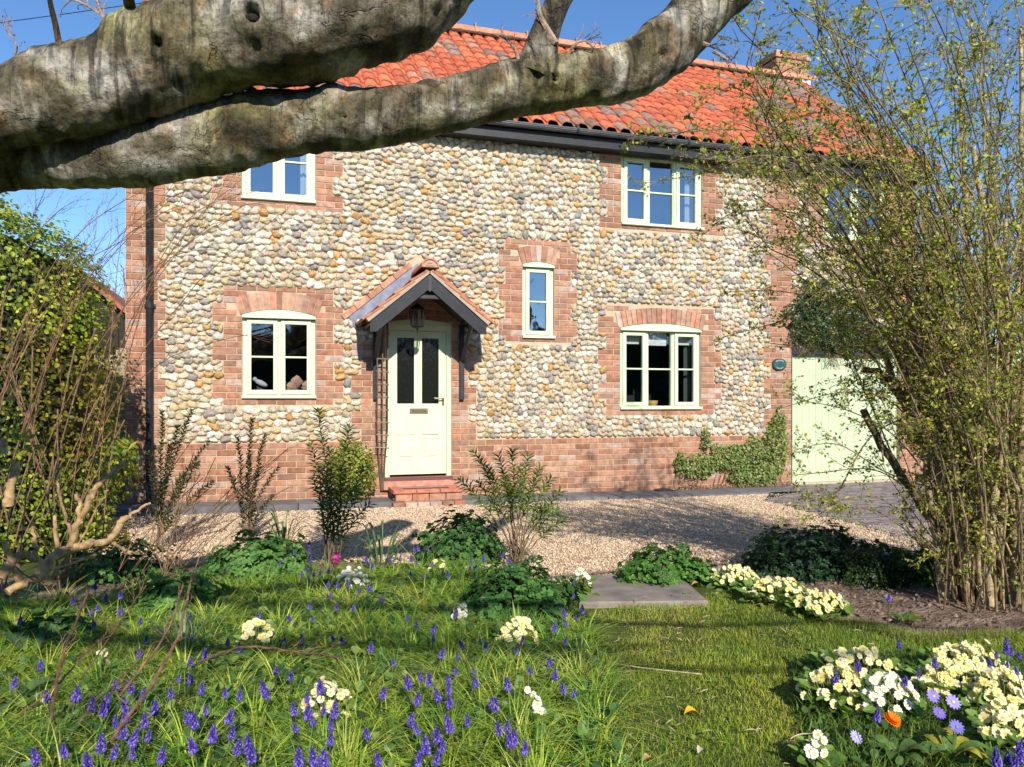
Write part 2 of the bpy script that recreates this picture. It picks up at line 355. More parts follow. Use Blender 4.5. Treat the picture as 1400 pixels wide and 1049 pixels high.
# brick intervals per course
def tooth(k,ph=0): return ((k+ph)//3)%2==0
def intervals(zc):
    k=int(zc/GA); L=[]
    if zc<PL: L.append((HX0,7.235)); L.append((9.22,HX1))
    L.append((HX0,HX0+(.42 if tooth(k,1) else .34)))
    if zc<EZ: L.append((6.88-(.12 if tooth(k) else 0),7.235+(.12 if zc>2.1 and tooth(k) else 0)))
    L.append((HX1-(.33 if tooth(k) else .22),HX1)); 
    if zc<2.3: L.append((9.22,HX1))
    for W,arch,b in ((W_ll,1,1),(W_lr,1,1),(W_st,1,1),(W_ur,0,1),(W_ul,0,1),(W_ga,0,1)):
        top=W[3]+(.34 if arch else .1)
        lo=W[2]-b*.085
        if lo<=zc<=top:
            e=.33 if tooth(k,1) else .21
            if W is W_st: e=.33 if tooth(k,2) else .24
            L.append((W[0]-e,W[1]+e))
    if zc<DR[3]-.25: L.append((DR[0]-(.42 if tooth(k) else .3),DR[1]+(.33 if tooth(k,2) else .22)))
    elif zc<DR[3]+.35: L.append((DR[0]-.1,DR[1]+.1))
    if 1.97<zc<2.12: L.append((7.1,9.4))
    L.sort(); out=[]
    for a,b in L:
        if out and a<=out[-1][1]+1e-6: out[-1][1]=max(out[-1][1],b)
        else: out.append([a,b])
    return out
def cut(iv,zc):
    for O in opens:
        if O[2]-.001<zc<O[3]+.001:
            n=[]
            for a,b in iv:
                if O[1]<=a or O[0]>=b: n.append([a,b]); continue
                if a<O[0]: n.append([a,O[0]])
                if b>O[1]: n.append([O[1],b])
            iv=n
    return iv
# porch gable exclusion (roof of the canopy hits the wall)
PX=(DR[0]+DR[1])/2; PD=.72; PYF=WY-PD
pza=F(585.5,371,PYF)[1]-.03   # apex of bargeboard top
PSL=.83; PHW=.745
def porchtop(x): return pza-.83*abs(x-PX)
# arches : wedge bricks
arch_list=[]
for W in (W_ll,W_lr,W_st): arch_list.append((W,.07 if W is not W_st else .035))
def arch_geo(W,rise):
    hw=(W[1]-W[0])/2; cx=(W[0]+W[1])/2; Rr=(hw*hw+rise*rise)/(2*rise); cz=W[3]+rise-Rr; return cx,cz,Rr,hw
def in_arch(x,z):
    for W,r in arch_list:
        cx,cz,Rr,hw=arch_geo(W,r)
        th=abs(math.atan2(x-cx,z-cz)); d=math.hypot(x-cx,z-cz)
        if th<math.asin(hw/Rr)+.02 and d<Rr+.225 and z>W[3]-.03: return True
    return False
bcols=np.array([(.44,.20,.12),(.48,.235,.145),(.38,.175,.105),(.45,.255,.165),(.50,.28,.185),(.41,.21,.135),(.35,.19,.13)])
def bcol():
    c=bcols[random.randrange(len(bcols))]*random.uniform(.72,.98)
    if random.random()<.08: c=c*.55+np.array((.52,.45,.4))*.42
    return np.clip(c,0,1)
mb=MB(); k=0
while k*GA<EZ-.02:
    z0=k*GA; zc=z0+GA/2
    for a,b in cut(intervals(zc),zc):
        x=a; first=True
        off=(k%2)*.1125
        # align to global bond
        g0=math.floor((a-off)/.225)*.225+off
        xs=[a]+[g0+.225*i for i in range(1,int((b-g0)/.225)+2) if a+.05<g0+.225*i<b-.05]+[b]
        for x0,x1 in zip(xs[:-1],xs[1:]):
            xm=(x0+x1)/2
            if in_arch(xm,zc): continue
            if abs(xm-PX)<PHW+.2 and zc>2.35 and zc<porchtop(xm)+.1 and zc>DR[3]+.05 and abs(xm-PX)>.5: continue
            p=.008+random.uniform(-.002,.003); zz=z0+(random.uniform(-.001,.001))
            bbox(mb,x0+.005,x1-.005,WY-p,WY+.01,zz+.005,z0+GA-.005,.004,bcol())
    k+=1
for W,r in arch_list:
    cx,cz,Rr,hw=arch_geo(W,r); th=math.asin(hw/Rr); n=max(5,int(round((W[1]-W[0]+.1)/.075)))
    e=th*1.05
    for i in range(n):
        t0=-e+2*e*i/n+.0035/Rr; t1=-e+2*e*(i+1)/n-.0035/Rr
        r0=Rr+.006; r1=Rr+.218
        pts=[(cx+math.sin(t)*rr,cz+math.cos(t)*rr) for t,rr in ((t0,r0),(t1,r0),(t1,r1),(t0,r1))]
        prism(mb,pts,WY-.015,WY+.01,np.clip(bcol()*random.choice((.9,1,1.12,1.2))+.02,0,1))
# soldier course on plinth cap, sloping band above porch
x=HX0
for side in (-1,1):
    L=1.02; nb=int(L/.22)
    a=math.atan(.83)
    for i in range(5):
        s0=i*.205-.09*(side<0)*0+.004; s1=s0+.197
        ux,uz=side*math.cos(a),-math.sin(a); nx,nz=side*math.sin(a),math.cos(a)
        s0=max(s0,.17); q=[(PX+ux*s+nx*d,pza+uz*s+nz*d) for s,d in ((s0-(.23 if i==0 else 0),.205),(s1,.205),(s1,.275),(s0-(.23 if i==0 else 0) ,.275))]
        prism(mb,q,WY-.03,WY+.01,np.clip(bcol()*1.05,0,1))
mb.build('brick_dressings',M_brick,house)
# cobbles: voronoi relaxation on a raster of the free wall area
RS=.0125; nx=int((7.0-HX0)/RS); nz=int((EZ-PL)/RS)
mask=np.zeros((nz,int((HX1-HX0)/RS)),bool); nx=mask.shape[1]
for j in range(nz):
    zc=PL+(j+.5)*RS; row=np.ones(nx,bool)
    for a,b in intervals(zc):
        i0=max(0,int((a-HX0)/RS)); i1=min(nx,int(math.ceil((b-HX0)/RS))); row[i0:i1]=False
    for O in opens:
        if O[2]<zc<O[3]+.02: row[max(0,int((O[0]-HX0)/RS)):int((O[1]-HX0)/RS)]=False
    mask[j]=row
gx=HX0+(np.arange(nx)+.5)*RS; gz=PL+(np.arange(nz)+.5)*RS; GX,GZ=np.meshgrid(gx,gz)
mask&=~((np.abs(GX-PX)<1.0)&(GZ<pza+.37-.83*np.abs(GX-PX))&(GZ>2.25+0*.5)&(GZ>pza-.83*np.abs(GX-PX)-.1))
for W,r in arch_list:
    cx,cz,Rr,hw=arch_geo(W,r); mask&=~((np.hypot(GX-cx,GZ-cz)<Rr+.225)&(np.abs(GX-cx)<hw+.22)&(GZ>W[3]-.05))
cells=np.argwhere(mask)
NS=int(mask.sum()*RS*RS/.0083); 
# seeds in loose rows
sx=[];sz=[]
z=PL+.04; r=0
while z<EZ:
    x=HX0+random.uniform(0,.1)
    while x<HX1:
        wdt=random.choice((random.uniform(.055,.09),random.uniform(.085,.145))) if x<2.6 else random.choice((random.uniform(.05,.08),random.uniform(.075,.115)))
        sx.append(x+wdt/2+0); sz.append(z+random.uniform(-.034,.034)+.04*math.sin(x*1.3+r*.2)); x+=wdt
    z+=.079; r+=1
sx=np.array(sx);sz=np.array(sz)
ii=np.clip(((sx-HX0)/RS).astype(int),0,nx-1); jj=np.clip(((sz-PL)/RS).astype(int),0,nz-1); k=mask[jj,ii]; sx=sx[k];sz=sz[k]
cxy=np.stack([gx[cells[:,1]],gz[cells[:,0]]],-1)
BS=.16
def assign(S,Q):
    nbx=int((HX1-HX0)/BS)+3; 
    b=((S[:,0]-HX0)/BS).astype(int)+1; c=((S[:,1]-PL)/BS).astype(int)+1; nbz=int((EZ-PL)/BS)+4
    c=np.clip(c,0,nbz-1)
    cap=14; tab=-np.ones((nbz,nbx+2,cap),int); cnt=np.zeros((nbz,nbx+2),int)
    for i,(p,q) in enumerate(zip(c,b)):
        if cnt[p,q]<cap: tab[p,q,cnt[p,q]]=i; cnt[p,q]+=1
    qb=((Q[:,0]-HX0)/BS).astype(int)+1; qc=((Q[:,1]-PL)/BS).astype(int)+1
    best=np.full(len(Q),9e9); bi=-np.ones(len(Q),int)
    for dz in (-1,0,1):
        for dx in (-1,0,1):
            t=tab[np.clip(qc+dz,0,nbz-1),np.clip(qb+dx,0,nbx+1)]
            for m in range(int(cnt.max())):
                idx=t[:,m]; ok=idx>=0; d=np.where(ok,((Q[:,0]-S[idx,0])*np.where(Q[:,0]<2.6,.66,.8))**2+(Q[:,1]-S[idx,1])**2,9e9)
                u=d<best; best[u]=d[u]; bi[u]=idx[u]
    return bi
S=np.stack([sx,sz],-1)
for it in range(3):
    bi=assign(S,cxy); ok=bi>=0; cnt=np.bincount(bi[ok],minlength=len(S)).astype(float)
    mx=np.bincount(bi[ok],cxy[ok,0],len(S))/np.maximum(cnt,1); mz=np.bincount(bi[ok],cxy[ok,1],len(S))/np.maximum(cnt,1)
    k=cnt>12
    if it<2: S=np.stack([mx,mz],-1)[k]*.7+S[k]*.3
dx=cxy[ok,0]-mx[bi[ok]]; dz=cxy[ok,1]-mz[bi[ok]]
A=np.bincount(bi[ok],dx*dx,len(S))/np.maximum(cnt,1); B=np.bincount(bi[ok],dx*dz,len(S))/np.maximum(cnt,1); C=np.bincount(bi[ok],dz*dz,len(S))/np.maximum(cnt,1)
kk=np.where(cnt>14)[0]
I2v,I2f=ico(2)
front=I2v[I2f].mean(1)[:,1]<.35
I2ff=I2f[front]; used=np.unique(I2ff); rem=-np.ones(len(I2v),int); rem[used]=np.arange(len(used)); tv0=I2v[used]; tf0=rem[I2ff]
temps=[]
for i in range(14):
    r1=1+np.array([.19*mnoise.noise(Vector(p)*1.2+Vector((i*7.1,0,0)))*2+.06*mnoise.noise(Vector(p)*3+Vector((0,i*5,0)))*2 for p in tv0])
    v=tv0*r1[:,None]; v[:,[0,2]]=np.sign(v[:,[0,2]])*np.abs(v[:,[0,2]])**.9
    temps.append(v)
spal=np.array([(.62,.56,.46),(.72,.67,.57),(.60,.48,.31),(.52,.455,.36),(.78,.74,.67),(.62,.48,.29),(.38,.355,.32),(.56,.34,.13),(.68,.60,.46),(.32,.31,.31),(.62,.52,.40)])
spw=np.array([.17,.16,.10,.11,.10,.09,.07,.035,.09,.04,.07]); spw/=spw.sum()
mb=MB(); tid=rng.integers(0,14,len(kk)); 
th=.5*np.arctan2(2*B[kk],A[kk]-C[kk]); tr=(A[kk]+C[kk])/2; df=np.sqrt(((A[kk]-C[kk])/2)**2+B[kk]**2)
ra=np.sqrt(tr+df)*2*.93; rb=np.sqrt(np.maximum(tr-df,1e-6))*2*.93; ra=np.minimum(ra,rb*1.9)
cs,sn=np.cos(th),np.sin(th); dep=rng.uniform(.028,.042,len(kk))
Ms=np.zeros((len(kk),3,3)); fl=np.where(rng.random(len(kk))<.5,1,-1)
Ms[:,0,0]=cs*ra*fl; Ms[:,0,2]=-sn*rb; Ms[:,1,1]=dep; Ms[:,2,0]=sn*ra*fl; Ms[:,2,2]=cs*rb
Tt=np.stack([mx[kk],np.full(len(kk),WY-.002)+rng.uniform(-.004,.006,len(kk)),mz[kk]],-1)
cc=np.array((.82,.79,.73))*jit((1,1,1),.2,len(kk))*spal[rng.choice(11,len(kk),p=spw)]
for i in range(14):
    s_=tid==i; mb.inst(temps[i],tf0,Ms[s_],Tt[s_],cc[s_])
mb.build('flint_cobbles',M_stone,house,True)
# mortar wall with openings
def wall_holes(mb,x0,x1,z0,z1,opens,Y,col):
    xs=sorted(set([x0,x1]+[v for O in opens for v in O[:2]])); zs=sorted(set([z0,z1]+[v for O in opens for v in O[2:]]))
    for a,b in zip(xs[:-1],xs[1:]):
        for c,d in zip(zs[:-1],zs[1:]):
            xm,zm=(a+b)/2,(c+d)/2
            if any(O[0]<xm<O[1] and O[2]<zm<O[3] for O in opens): continue
            mb.add([(a,Y,c),(b,Y,c),(b,Y,d),(a,Y,d)],[(0,1,2,3)],col)
    for O in opens:
        a,b,c,d=O; q=Y+.14
        mb.add([(a,Y,c),(a,q,c),(a,q,d),(a,Y,d)],[(0,1,2,3)],col); mb.add([(b,Y,c),(b,Y,d),(b,q,d),(b,q,c)],[(0,1,2,3)],col)
        mb.add([(a,Y,d),(a,q,d),(b,q,d),(b,Y,d)],[(0,1,2,3)],col); mb.add([(a,Y,c),(b,Y,c),(b,q,c),(a,q,c)],[(0,1,2,3)],col)
mb=MB(); mc=(.52,.41,.28); HB=WY+6.2
wall_holes(mb,HX0,HX1,-.03,EZ,opens,WY,mc)
RP=math.tan(R(38.8)); RY=12.5; RZ=EZ+.1+(RY-9.4)*RP
for X in (HX0,HX1):
    mb.add([(X,WY,-.03),(X,HB,-.03),(X,HB,EZ),(X,RY,RZ-.22),(X,WY,EZ)],[(0,1,2,3,4)],mc)
mb.add([(HX0,HB,-.03),(HX1,HB,-.03),(HX1,HB,EZ),(HX0,HB,EZ)],[(0,1,2,3)],mc)
mb.build('wall',M_mortar,house)
# ---- windows
cream=(.63,.70,.46)
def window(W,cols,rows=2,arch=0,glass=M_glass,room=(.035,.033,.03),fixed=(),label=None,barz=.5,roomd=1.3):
    x0,x1,z0,z1=W; a=x0+.004;b=x1-.004; FY=WY+.035; mb=MB(); f=.045
    box(mb,a,a+f,FY,FY+.07,z0,z1,cream); box(mb,b-f,b,FY,FY+.07,z0,z1,cream)
    box(mb,a+f,b-f,FY,FY+.07,z1-f,z1,cream); box(mb,a+f,b-f,FY,FY+.07,z0,z0+f,cream)
    wd=(b-a)/cols; xs=[a+wd*i for i in range(cols+1)]
    for i in range(1,cols): box(mb,xs[i]-.016,xs[i]+.016,FY+.002,FY+.07,z0+f,z1-f,cream)
    if arch:
        cx,cz,Rr,hw=arch_geo(W,arch); th=math.asin(hw/Rr)
        pts=[(cx+math.sin(t)*Rr,cz+math.cos(t)*Rr) for t in np.linspace(-th,th,17)]
        prism(mb,pts+[(x1,z1-.028),(x0,z1-.028)],WY-.012,WY+.02,cream)
        box(mb,x0-.0,x1,WY-.028,WY+.02,z1-.032,z1-.012,cream)
    fr=mb.build('window',M_paint,house); 
    if label: fr['label']=label
    # sill
    mb=MB(); bbox(mb,x0-.006,x1+.008,WY-.045,WY+.06,z0-.004,z0+.032,.006,cream); mb.build('sill',M_paint,fr)
    for i in range(cols):
        sx0=xs[i]+(f if i==0 else .016)+.003; sx1=xs[i+1]-(f if i==cols-1 else .016)-.003; sz0=z0+f+.003; sz1=z1-f-.003
        g=.05 if i not in fixed else .012; SYY=FY-.018 if i not in fixed else FY+.01
        mb=MB()
        if i not in fixed:
            bbox(mb,sx0,sx0+g,SYY,SYY+.045,sz0,sz1,.004,cream); bbox(mb,sx1-g,sx1,SYY,SYY+.045,sz0,sz1,.004,cream)
            bbox(mb,sx0+g,sx1-g,SYY,SYY+.045,sz0,sz0+g,.004,cream); bbox(mb,sx0+g,sx1-g,SYY,SYY+.045,sz1-g,sz1,.004,cream)
        else:
            box(mb,sx0,sx0+g,SYY,SYY+.04,sz0,sz1,cream); box(mb,sx1-g,sx1,SYY,SYY+.04,sz0,sz1,cream)
        for r_ in range(1,rows):
            zz=sz0+(sz1-sz0)*barz*r_ if rows==2 else sz0+(sz1-sz0)*r_/rows
            bbox(mb,sx0+g,sx1-g,SYY+.004,SYY+.04,zz-.011,zz+.011,.004,cream)
        mb.build('casement',M_paint,fr)
        mb=MB(); y=SYY+.03; mb.add([(sx0+g,y,sz0+.01),(sx1-g,y,sz0+.01),(sx1-g,y,sz1-.01),(sx0+g,y,sz1-.01)],[(0,1,2,3)]); mb.build('pane',glass,fr)
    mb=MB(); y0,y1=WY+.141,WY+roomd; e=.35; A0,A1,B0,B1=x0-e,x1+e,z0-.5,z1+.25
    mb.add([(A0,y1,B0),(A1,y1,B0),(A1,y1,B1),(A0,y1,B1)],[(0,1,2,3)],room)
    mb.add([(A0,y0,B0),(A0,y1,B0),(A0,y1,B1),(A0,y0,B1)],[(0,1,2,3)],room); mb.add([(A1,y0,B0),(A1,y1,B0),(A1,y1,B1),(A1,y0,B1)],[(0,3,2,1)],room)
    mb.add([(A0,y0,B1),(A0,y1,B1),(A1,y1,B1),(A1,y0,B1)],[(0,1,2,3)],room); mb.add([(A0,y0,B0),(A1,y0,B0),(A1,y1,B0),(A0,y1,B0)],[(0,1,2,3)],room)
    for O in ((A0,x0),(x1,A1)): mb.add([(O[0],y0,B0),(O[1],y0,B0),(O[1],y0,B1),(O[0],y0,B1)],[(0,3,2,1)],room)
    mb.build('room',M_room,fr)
    return fr
w1=window(W_ll,2,2,.07,label='cream arched casement with flowers behind the glass')
w2=window(W_lr,3,2,.07,fixed=(1,),label='cream arched three light window with white blinds')
w3=window(W_st,1,2,.035,glass=M_glass_up,room=(.30,.34,.38),label='narrow cream arched window beside the porch')
w4=window(W_ur,3,2,0,fixed=(1,),glass=M_glass_up,room=(.20,.22,.26),label='cream three light upstairs window')
w5=window(W_ul,2,2,0,glass=M_glass_up,room=(.20,.22,.26),label='cream two light upstairs window behind the tree limb')
w6=window(W_ga,2,2,0,glass=M_glass_up,room=(.16,.17,.18),label='cream upstairs window over the garage')
# white roller blinds, curtain inside the kitchen window
wd=(W_lr[1]-W_lr[0])/3
for i in range(3):
    mb=MB(); bz=W_lr[3]-.05-(.155,.17,.155)[i]
    mb.add([(W_lr[0]+wd*i+.06,WY+.15,bz),(W_lr[0]+wd*(i+1)-.05,WY+.15,bz),(W_lr[0]+wd*(i+1)-.05,WY+.15,W_lr[3]-.03),(W_lr[0]+wd*i+.06,WY+.15,W_lr[3]-.03)],[(0,1,2,3)],(.75,.75,.76))
    mb.build('blind',M_soft,w2)
mb=MB(); n=16
for i in range(n):
    xa=W_lr[1]-.16+i*.012; ya=WY+.2+.012*math.sin(i*1.4); yb=WY+.2+.012*math.sin((i+1)*1.4)
    mb.add([(xa,ya,W_lr[2]),(xa+.012,yb,W_lr[2]),(xa+.012,yb,W_lr[3]-.1),(xa,ya,W_lr[3]-.1)],[(0,1,2,3)],(.10,.11,.10))
mb.build('curtain',M_soft,w2,True)
for W,wn,s_ in ((W_ur,w4,1),(W_ul,w5,1)):
    mb=MB()
    for i in range(14):
        xa=W[1]-.17+i*.011; ya=WY+.2+.012*math.sin(i*1.4); yb=WY+.2+.012*math.sin((i+1)*1.4)
        mb.add([(xa,ya,W[2]),(xa+.011,yb,W[2]),(xa+.011,yb,W[3]),(xa,ya,W[3])],[(0,1,2,3)],(.55,.55,.55))
    mb.build('curtain',M_soft,wn,True)
# ---- front door
dx0,dx1,dz0,dz1=DR; FY=WY+.05; mb=MB(); f=.055; rise=.055
dz0b=dz0-.0
box(mb,dx0,dx0+f,FY-.02,FY+.07,dz0b+.03,dz1,cream); box(mb,dx1-f,dx1,FY-.02,FY+.07,dz0b+.03,dz1,cream)
hd=dz1-.085
box(mb,dx0+f,dx1-f,FY-.02,FY+.07,hd,dz1,cream)
cx,cz,Rr,hw=arch_geo(DR,rise); th=math.asin(hw/Rr)
prism(mb,[(cx+math.sin(t)*Rr,cz+math.cos(t)*Rr) for t in np.linspace(-th,th,15)]+[(dx1,dz1-.03),(dx0,dz1-.03)],WY-.012,WY+.03,cream)
dfr=mb.build('door_frame',M_paint,house)
mb=MB(); box(mb,dx0-.01,dx1+.01,WY-.06,FY+.08,dz0b-.012,dz0b+.03,(.16,.055,.05)); mb.build('door_sill',M_paint,dfr)
mb=MB(); L0,L1,B0,B1=dx0+f+.003,dx1-f-.003,dz0b+.055,hd-.004; DY=FY; st=.095
cxm=(L0+L1)/2; zm=F(572,552)[1]; zl=F(572,590)[1]; zp0=dz0b+.055+.2; zp1=zl-.055
for q in ((L0,L0+st,B0,B1),(L1-st,L1,B0,B1),(L0+st,L1-st,B1-.085,B1),(L0+st,L1-st,B0,zp0)): bbox(mb,q[0],q[1],DY,DY+.045,q[2],q[3],.003,cream)
bbox(mb,cxm-.05,cxm+.05,DY,DY+.045,zm,B1-.085,.003,cream); bbox(mb,L0+st,L1-st,DY,DY+.045,zp1+.012,zm,.003,cream); bbox(mb,cxm-.05,cxm+.05,DY,DY+.045,zp0,zp1+.012,.003,cream)
for q0,q1 in ((L0+st,cxm-.05),(cxm+.05,L1-st)):
    box(mb,q0,q1,DY+.014,DY+.04,zp0,zp1+.012,cream); bbox(mb,q0+.022,q1-.022,DY+.002,DY+.02,zp0+.022,zp1-.01,.012,cream)
door=mb.build('door',M_paint,house)
for q0,q1 in ((L0+st,cxm-.05),(cxm+.05,L1-st)):
    mb=MB(); mb.add([(q0,DY+.025,zm),(q1,DY+.025,zm),(q1,DY+.025,B1-.085),(q0,DY+.025,B1-.085)],[(0,1,2,3)]); mb.build('glass_pane',M_obs,door)
mb=MB(); lx0,lx1=F(560,564,FY)[0],F(585,564,FY)[0]; lz0,lz1=F(572,566,FY)[1],F(572,558.5,FY)[1]
bbox(mb,lx0,lx1,DY-.008,DY,lz0,lz1,.003,(.36,.31,.20)); bbox(mb,lx0+.03,lx1-.03,DY-.014,DY-.008,lz0+.02,lz1-.02,.003,(.26,.22,.15)); mb.build('letterbox',M_brass,door)
mb=MB(); hx=L1-.04; hz=F(607,545,FY)[1]; bbox(mb,hx-.016,hx+.016,DY-.008,DY,hz-.09,hz+.06,.003,(.55,.48,.30)); tube(mb,[(hx,DY-.005,hz),(hx,DY-.045,hz),(hx-.04,DY-.05,hz),(hx-.12,DY-.048,hz+.004)],.009,8,(.6,.55,.4)); mb.build('handle',M_brass,door,True)
for z in (dz0b+.3,(dz0b+dz1)/2,dz1-.35): mb=MB(); box(mb,L1-.002,L1+.012,DY-.012,DY+.01,z-.04,z+.04,(.6,.55,.4)); mb.build('hinge',M_brass,door)
mb=MB(); mb.add([(dx0,WY+.14,dz0),(dx1,WY+.14,dz0),(dx1,WY+.14,dz1),(dx0,WY+.14,dz1)],[(0,1,2,3)],(.03,.03,.03)); mb.build('door_backing',M_room,dfr)
# ---- steps
mb=MB(); SX0,SX1=F(537,660,9.15)[0],F(632,660,9.15)[0]; sz=F(580,660,9.2)[1]
SZ=.115; z_=zpath(1.7)
yb=8.98
for i in range(6):
    xa=SX0-.02+i*(SX1-SX0+.04)/6; xb=xa+(SX1-SX0+.04)/6
    bbox(mb,xa+.003,xb-.003,yb+.02,WY-.012,-.02,.05,.008,np.clip(bcol()*1.05,0,1))
nb=4; t0=.185
for i in range(nb):
    xa=SX0+.03+i*(SX1-SX0-.03)/nb; xb=xa+(SX1-SX0-.03)/nb
    bbox(mb,xa+.004,xb-.004,9.135,WY-.012,.05,t0-.045,.005,bcol()*1.0)
for i in range(3):
    xa=SX0+i*(SX1-SX0)/3; xb=xa+(SX1-SX0)/3
    bbox(mb,xa+.003,xb-.003,9.11,9.22,t0-.043,t0,.006,(.52,.19,.12)); 
box(mb,SX0,SX0+.14,9.223,WY-.07,t0-.045,t0,(.50,.20,.13)); box(mb,SX1-.14,SX1,9.223,WY-.07,t0-.045,t0,(.50,.20,.13)); box(mb,SX0+.143,SX1-.143,9.40,WY-.07,t0-.045,t0-.002,(.46,.22,.16))
box(mb,SX0+.01,SX1-.01,9.22,WY-.06,t0-.12,t0-.03,(.2,.15,.12)); box(mb,dx0-.03,dx1+.03,WY-.07,WY-.002,t0-.04,dz0-.013,(.5,.24,.17))
mb.build('doorstep',M_brick,house)
mat_=MB(); bbox(mat_,SX0+.15,SX1-.15,9.225,9.395,t0-.028,t0-.006,.004,(.06,.06,.065)); tag(mat_.build('doormat',M_soft),'dark grey doormat sunk into the red brick doorstep','doormat')
# ---- porch canopy
porch=MB(); a=math.atan(.83)
def ps(s,d,side): # s along slope from apex, d above slope
    return (PX+side*(math.cos(a)*s+math.sin(a)*d), pza-math.sin(a)*s+math.cos(a)*d)
SLN=.915
for side in (-1,1):
    prism(porch,[ps(0,-.012,side),ps(SLN,-.012,side),ps(SLN,-.035,side),ps(0,-.04,side)],PYF+.03,WY+.02,(.035,.032,.03))
pr=porch.build('porch_canopy',M_black,house)
for side in (-1,1):
    mb=MB(); e=ps(SLN-.02,0,side); 
    x_in=PX+side*.004
    pts=[(x_in,pza-.004),(e[0],e[1]+.01),(e[0],e[1]-.12),(e[0]-side*.07,e[1]-.12),(x_in,pza-.175)]
    prism(mb,pts,PYF,PYF+.028,(.018,.019,.023)); mb.build('bargeboard',M_black,pr)
    mb=MB() # verge mortar and undercloak
    prism(mb,[ps(-.02,.004,side),ps(SLN+.0,.004,side),ps(SLN,.05,side),ps(0,.06,side)],PYF-.02,PYF+.10,(.42,.34,.25)); mb.build('verge_mortar',M_mortar,pr)
    # tiles on porch
    mb=MB()
    for i in range(4):
        s1=SLN+.04-i*.24; s0=max(s1-.28,0)
        for j in range(4):
            c=jit((.50,.17,.085),.15); yy0=PYF-.03+j*.19; 
            pts=[ps(s0,.055,side),ps(s1,.085,side),ps(s1,.06,side),ps(s0,.035,side)]
            prism(mb,pts,yy0,yy0+.187,c)
    mb.build('porch_tiles',M_tile,pr)
mb=MB(); L=[]
for j in range(2):
    yy=PYF-.05+j*.40; nseg=12
    for k in range(nseg):
        t0_=math.pi*k/nseg-.0; t1_=math.pi*(k+1)/nseg; r1,r0=.105,.088; zc=pza+.075
        prism(mb,[(PX+math.cos(t)*r,zc+math.sin(t)*r) for t,r in ((t0_,r0),(t1_,r0),(t1_,r1),(t0_,r1))],yy,yy+.385,(.50,.17,.09))
mb.build('ridge_tile',M_tile,pr)
mb=MB(); prism(mb,[(PX+math.cos(t)*.088,pza+.075+math.sin(t)*.088) for t in np.linspace(0,math.pi,11)],PYF-.035,PYF+.02,(.42,.34,.25)); 
box(mb,PX-.055,PX+.055,PYF-.04,PYF-.036,pza+.085,pza+.1,(.5,.2,.12)); box(mb,PX-.03,PX+.03,PYF-.04,PYF-.036,pza+.115,pza+.128,(.5,.2,.12)); mb.build('ridge_bedding',M_mortar,pr)
for side in (-1,1):
    mb=MB(); prism(mb,[ps(0.0,.05,side),ps(SLN+.08,.05,side),ps(SLN+.04,.198,side),ps(-.15,.198,side)],WY-.034,WY-.022,(.20,.215,.27)); prism(mb,[ps(.0,.086,side),ps(SLN+.04,.086,side),ps(SLN+.04,.094,side),ps(.0,.094,side)],WY-.16,WY-.036,(.20,.215,.27)); mb.build('lead_flashing',M_lead,pr)
mb=MB(); prism(mb,[(PX-.02,pza-.02),(PX+.02,pza-.02),(PX+.02,pza-.19),(PX,pza-.215),(PX-.02,pza-.19)],PYF-.016,PYF-.002,(.04,.042,.05)); mb.build('finial',M_black,pr)
mb=MB(); box(mb,PX-.19,PX+.17,PYF+.03,PYF+.09,pza-.285,pza-.245,(.04,.04,.045)); mb.build('collar_beam',M_black,pr)
for side in (-1,1):
    mb=MB(); X=PX+side*.545; zt=pza-.52
    box(mb,X-.03,X+.03,WY-.065,WY-.013,zt-.95,zt+.0,(.028,.03,.034)); box(mb,X-.03,X+.03,PYF+.03,WY-.066,zt-.0,zt+.075,(.028,.03,.034))
    tube(mb,[(X,WY-.05,zt-.46),(X,PYF+.08,zt+.01)],.03,4,(.028,.03,.034)); mb.build('porch_bracket',M_black,pr)
# lantern hanging in the porch
mb=MB(); LX,LYY=PX-.09,PYF+.32; LZ=pza-.52
tube(mb,[(LX,LYY,pza-.1),(LX,LYY,LZ+.19)],.005,5,(.02,.02,.02))
tube(mb,[(LX,LYY,LZ+.20),(LX,LYY,LZ+.17),(LX,LYY,LZ+.13)],[.02,.065,.105],8,(.02,.02,.02)); tube(mb,[(LX,LYY,LZ-.08),(LX,LYY,LZ-.06),(LX,LYY,LZ-.1)],[.07,.085,.01],8,(.02,.02,.02)); tube(mb,[(LX,LYY,LZ-.09),(LX,LYY,LZ-.15)],[.012,.006],6,(.02,.02,.02))
for k in range(8):
    t=k*math.pi/4; tube(mb,[(LX+.10*math.cos(t),LYY+.10*math.sin(t),LZ+.13),(LX+.075*math.cos(t),LYY+.075*math.sin(t),LZ-.07)],.005,4,(.02,.02,.02))
ln=mb.build('lantern',M_iron); tag(ln,'black hanging lantern under the pitched door canopy','lantern')
mb=MB(); tube(mb,[(LX,LYY,LZ-.06),(LX,LYY,LZ+.12)],[.055,.072],8,(.5,.5,.48)); mb.build('lantern_glass',M_glass,ln)
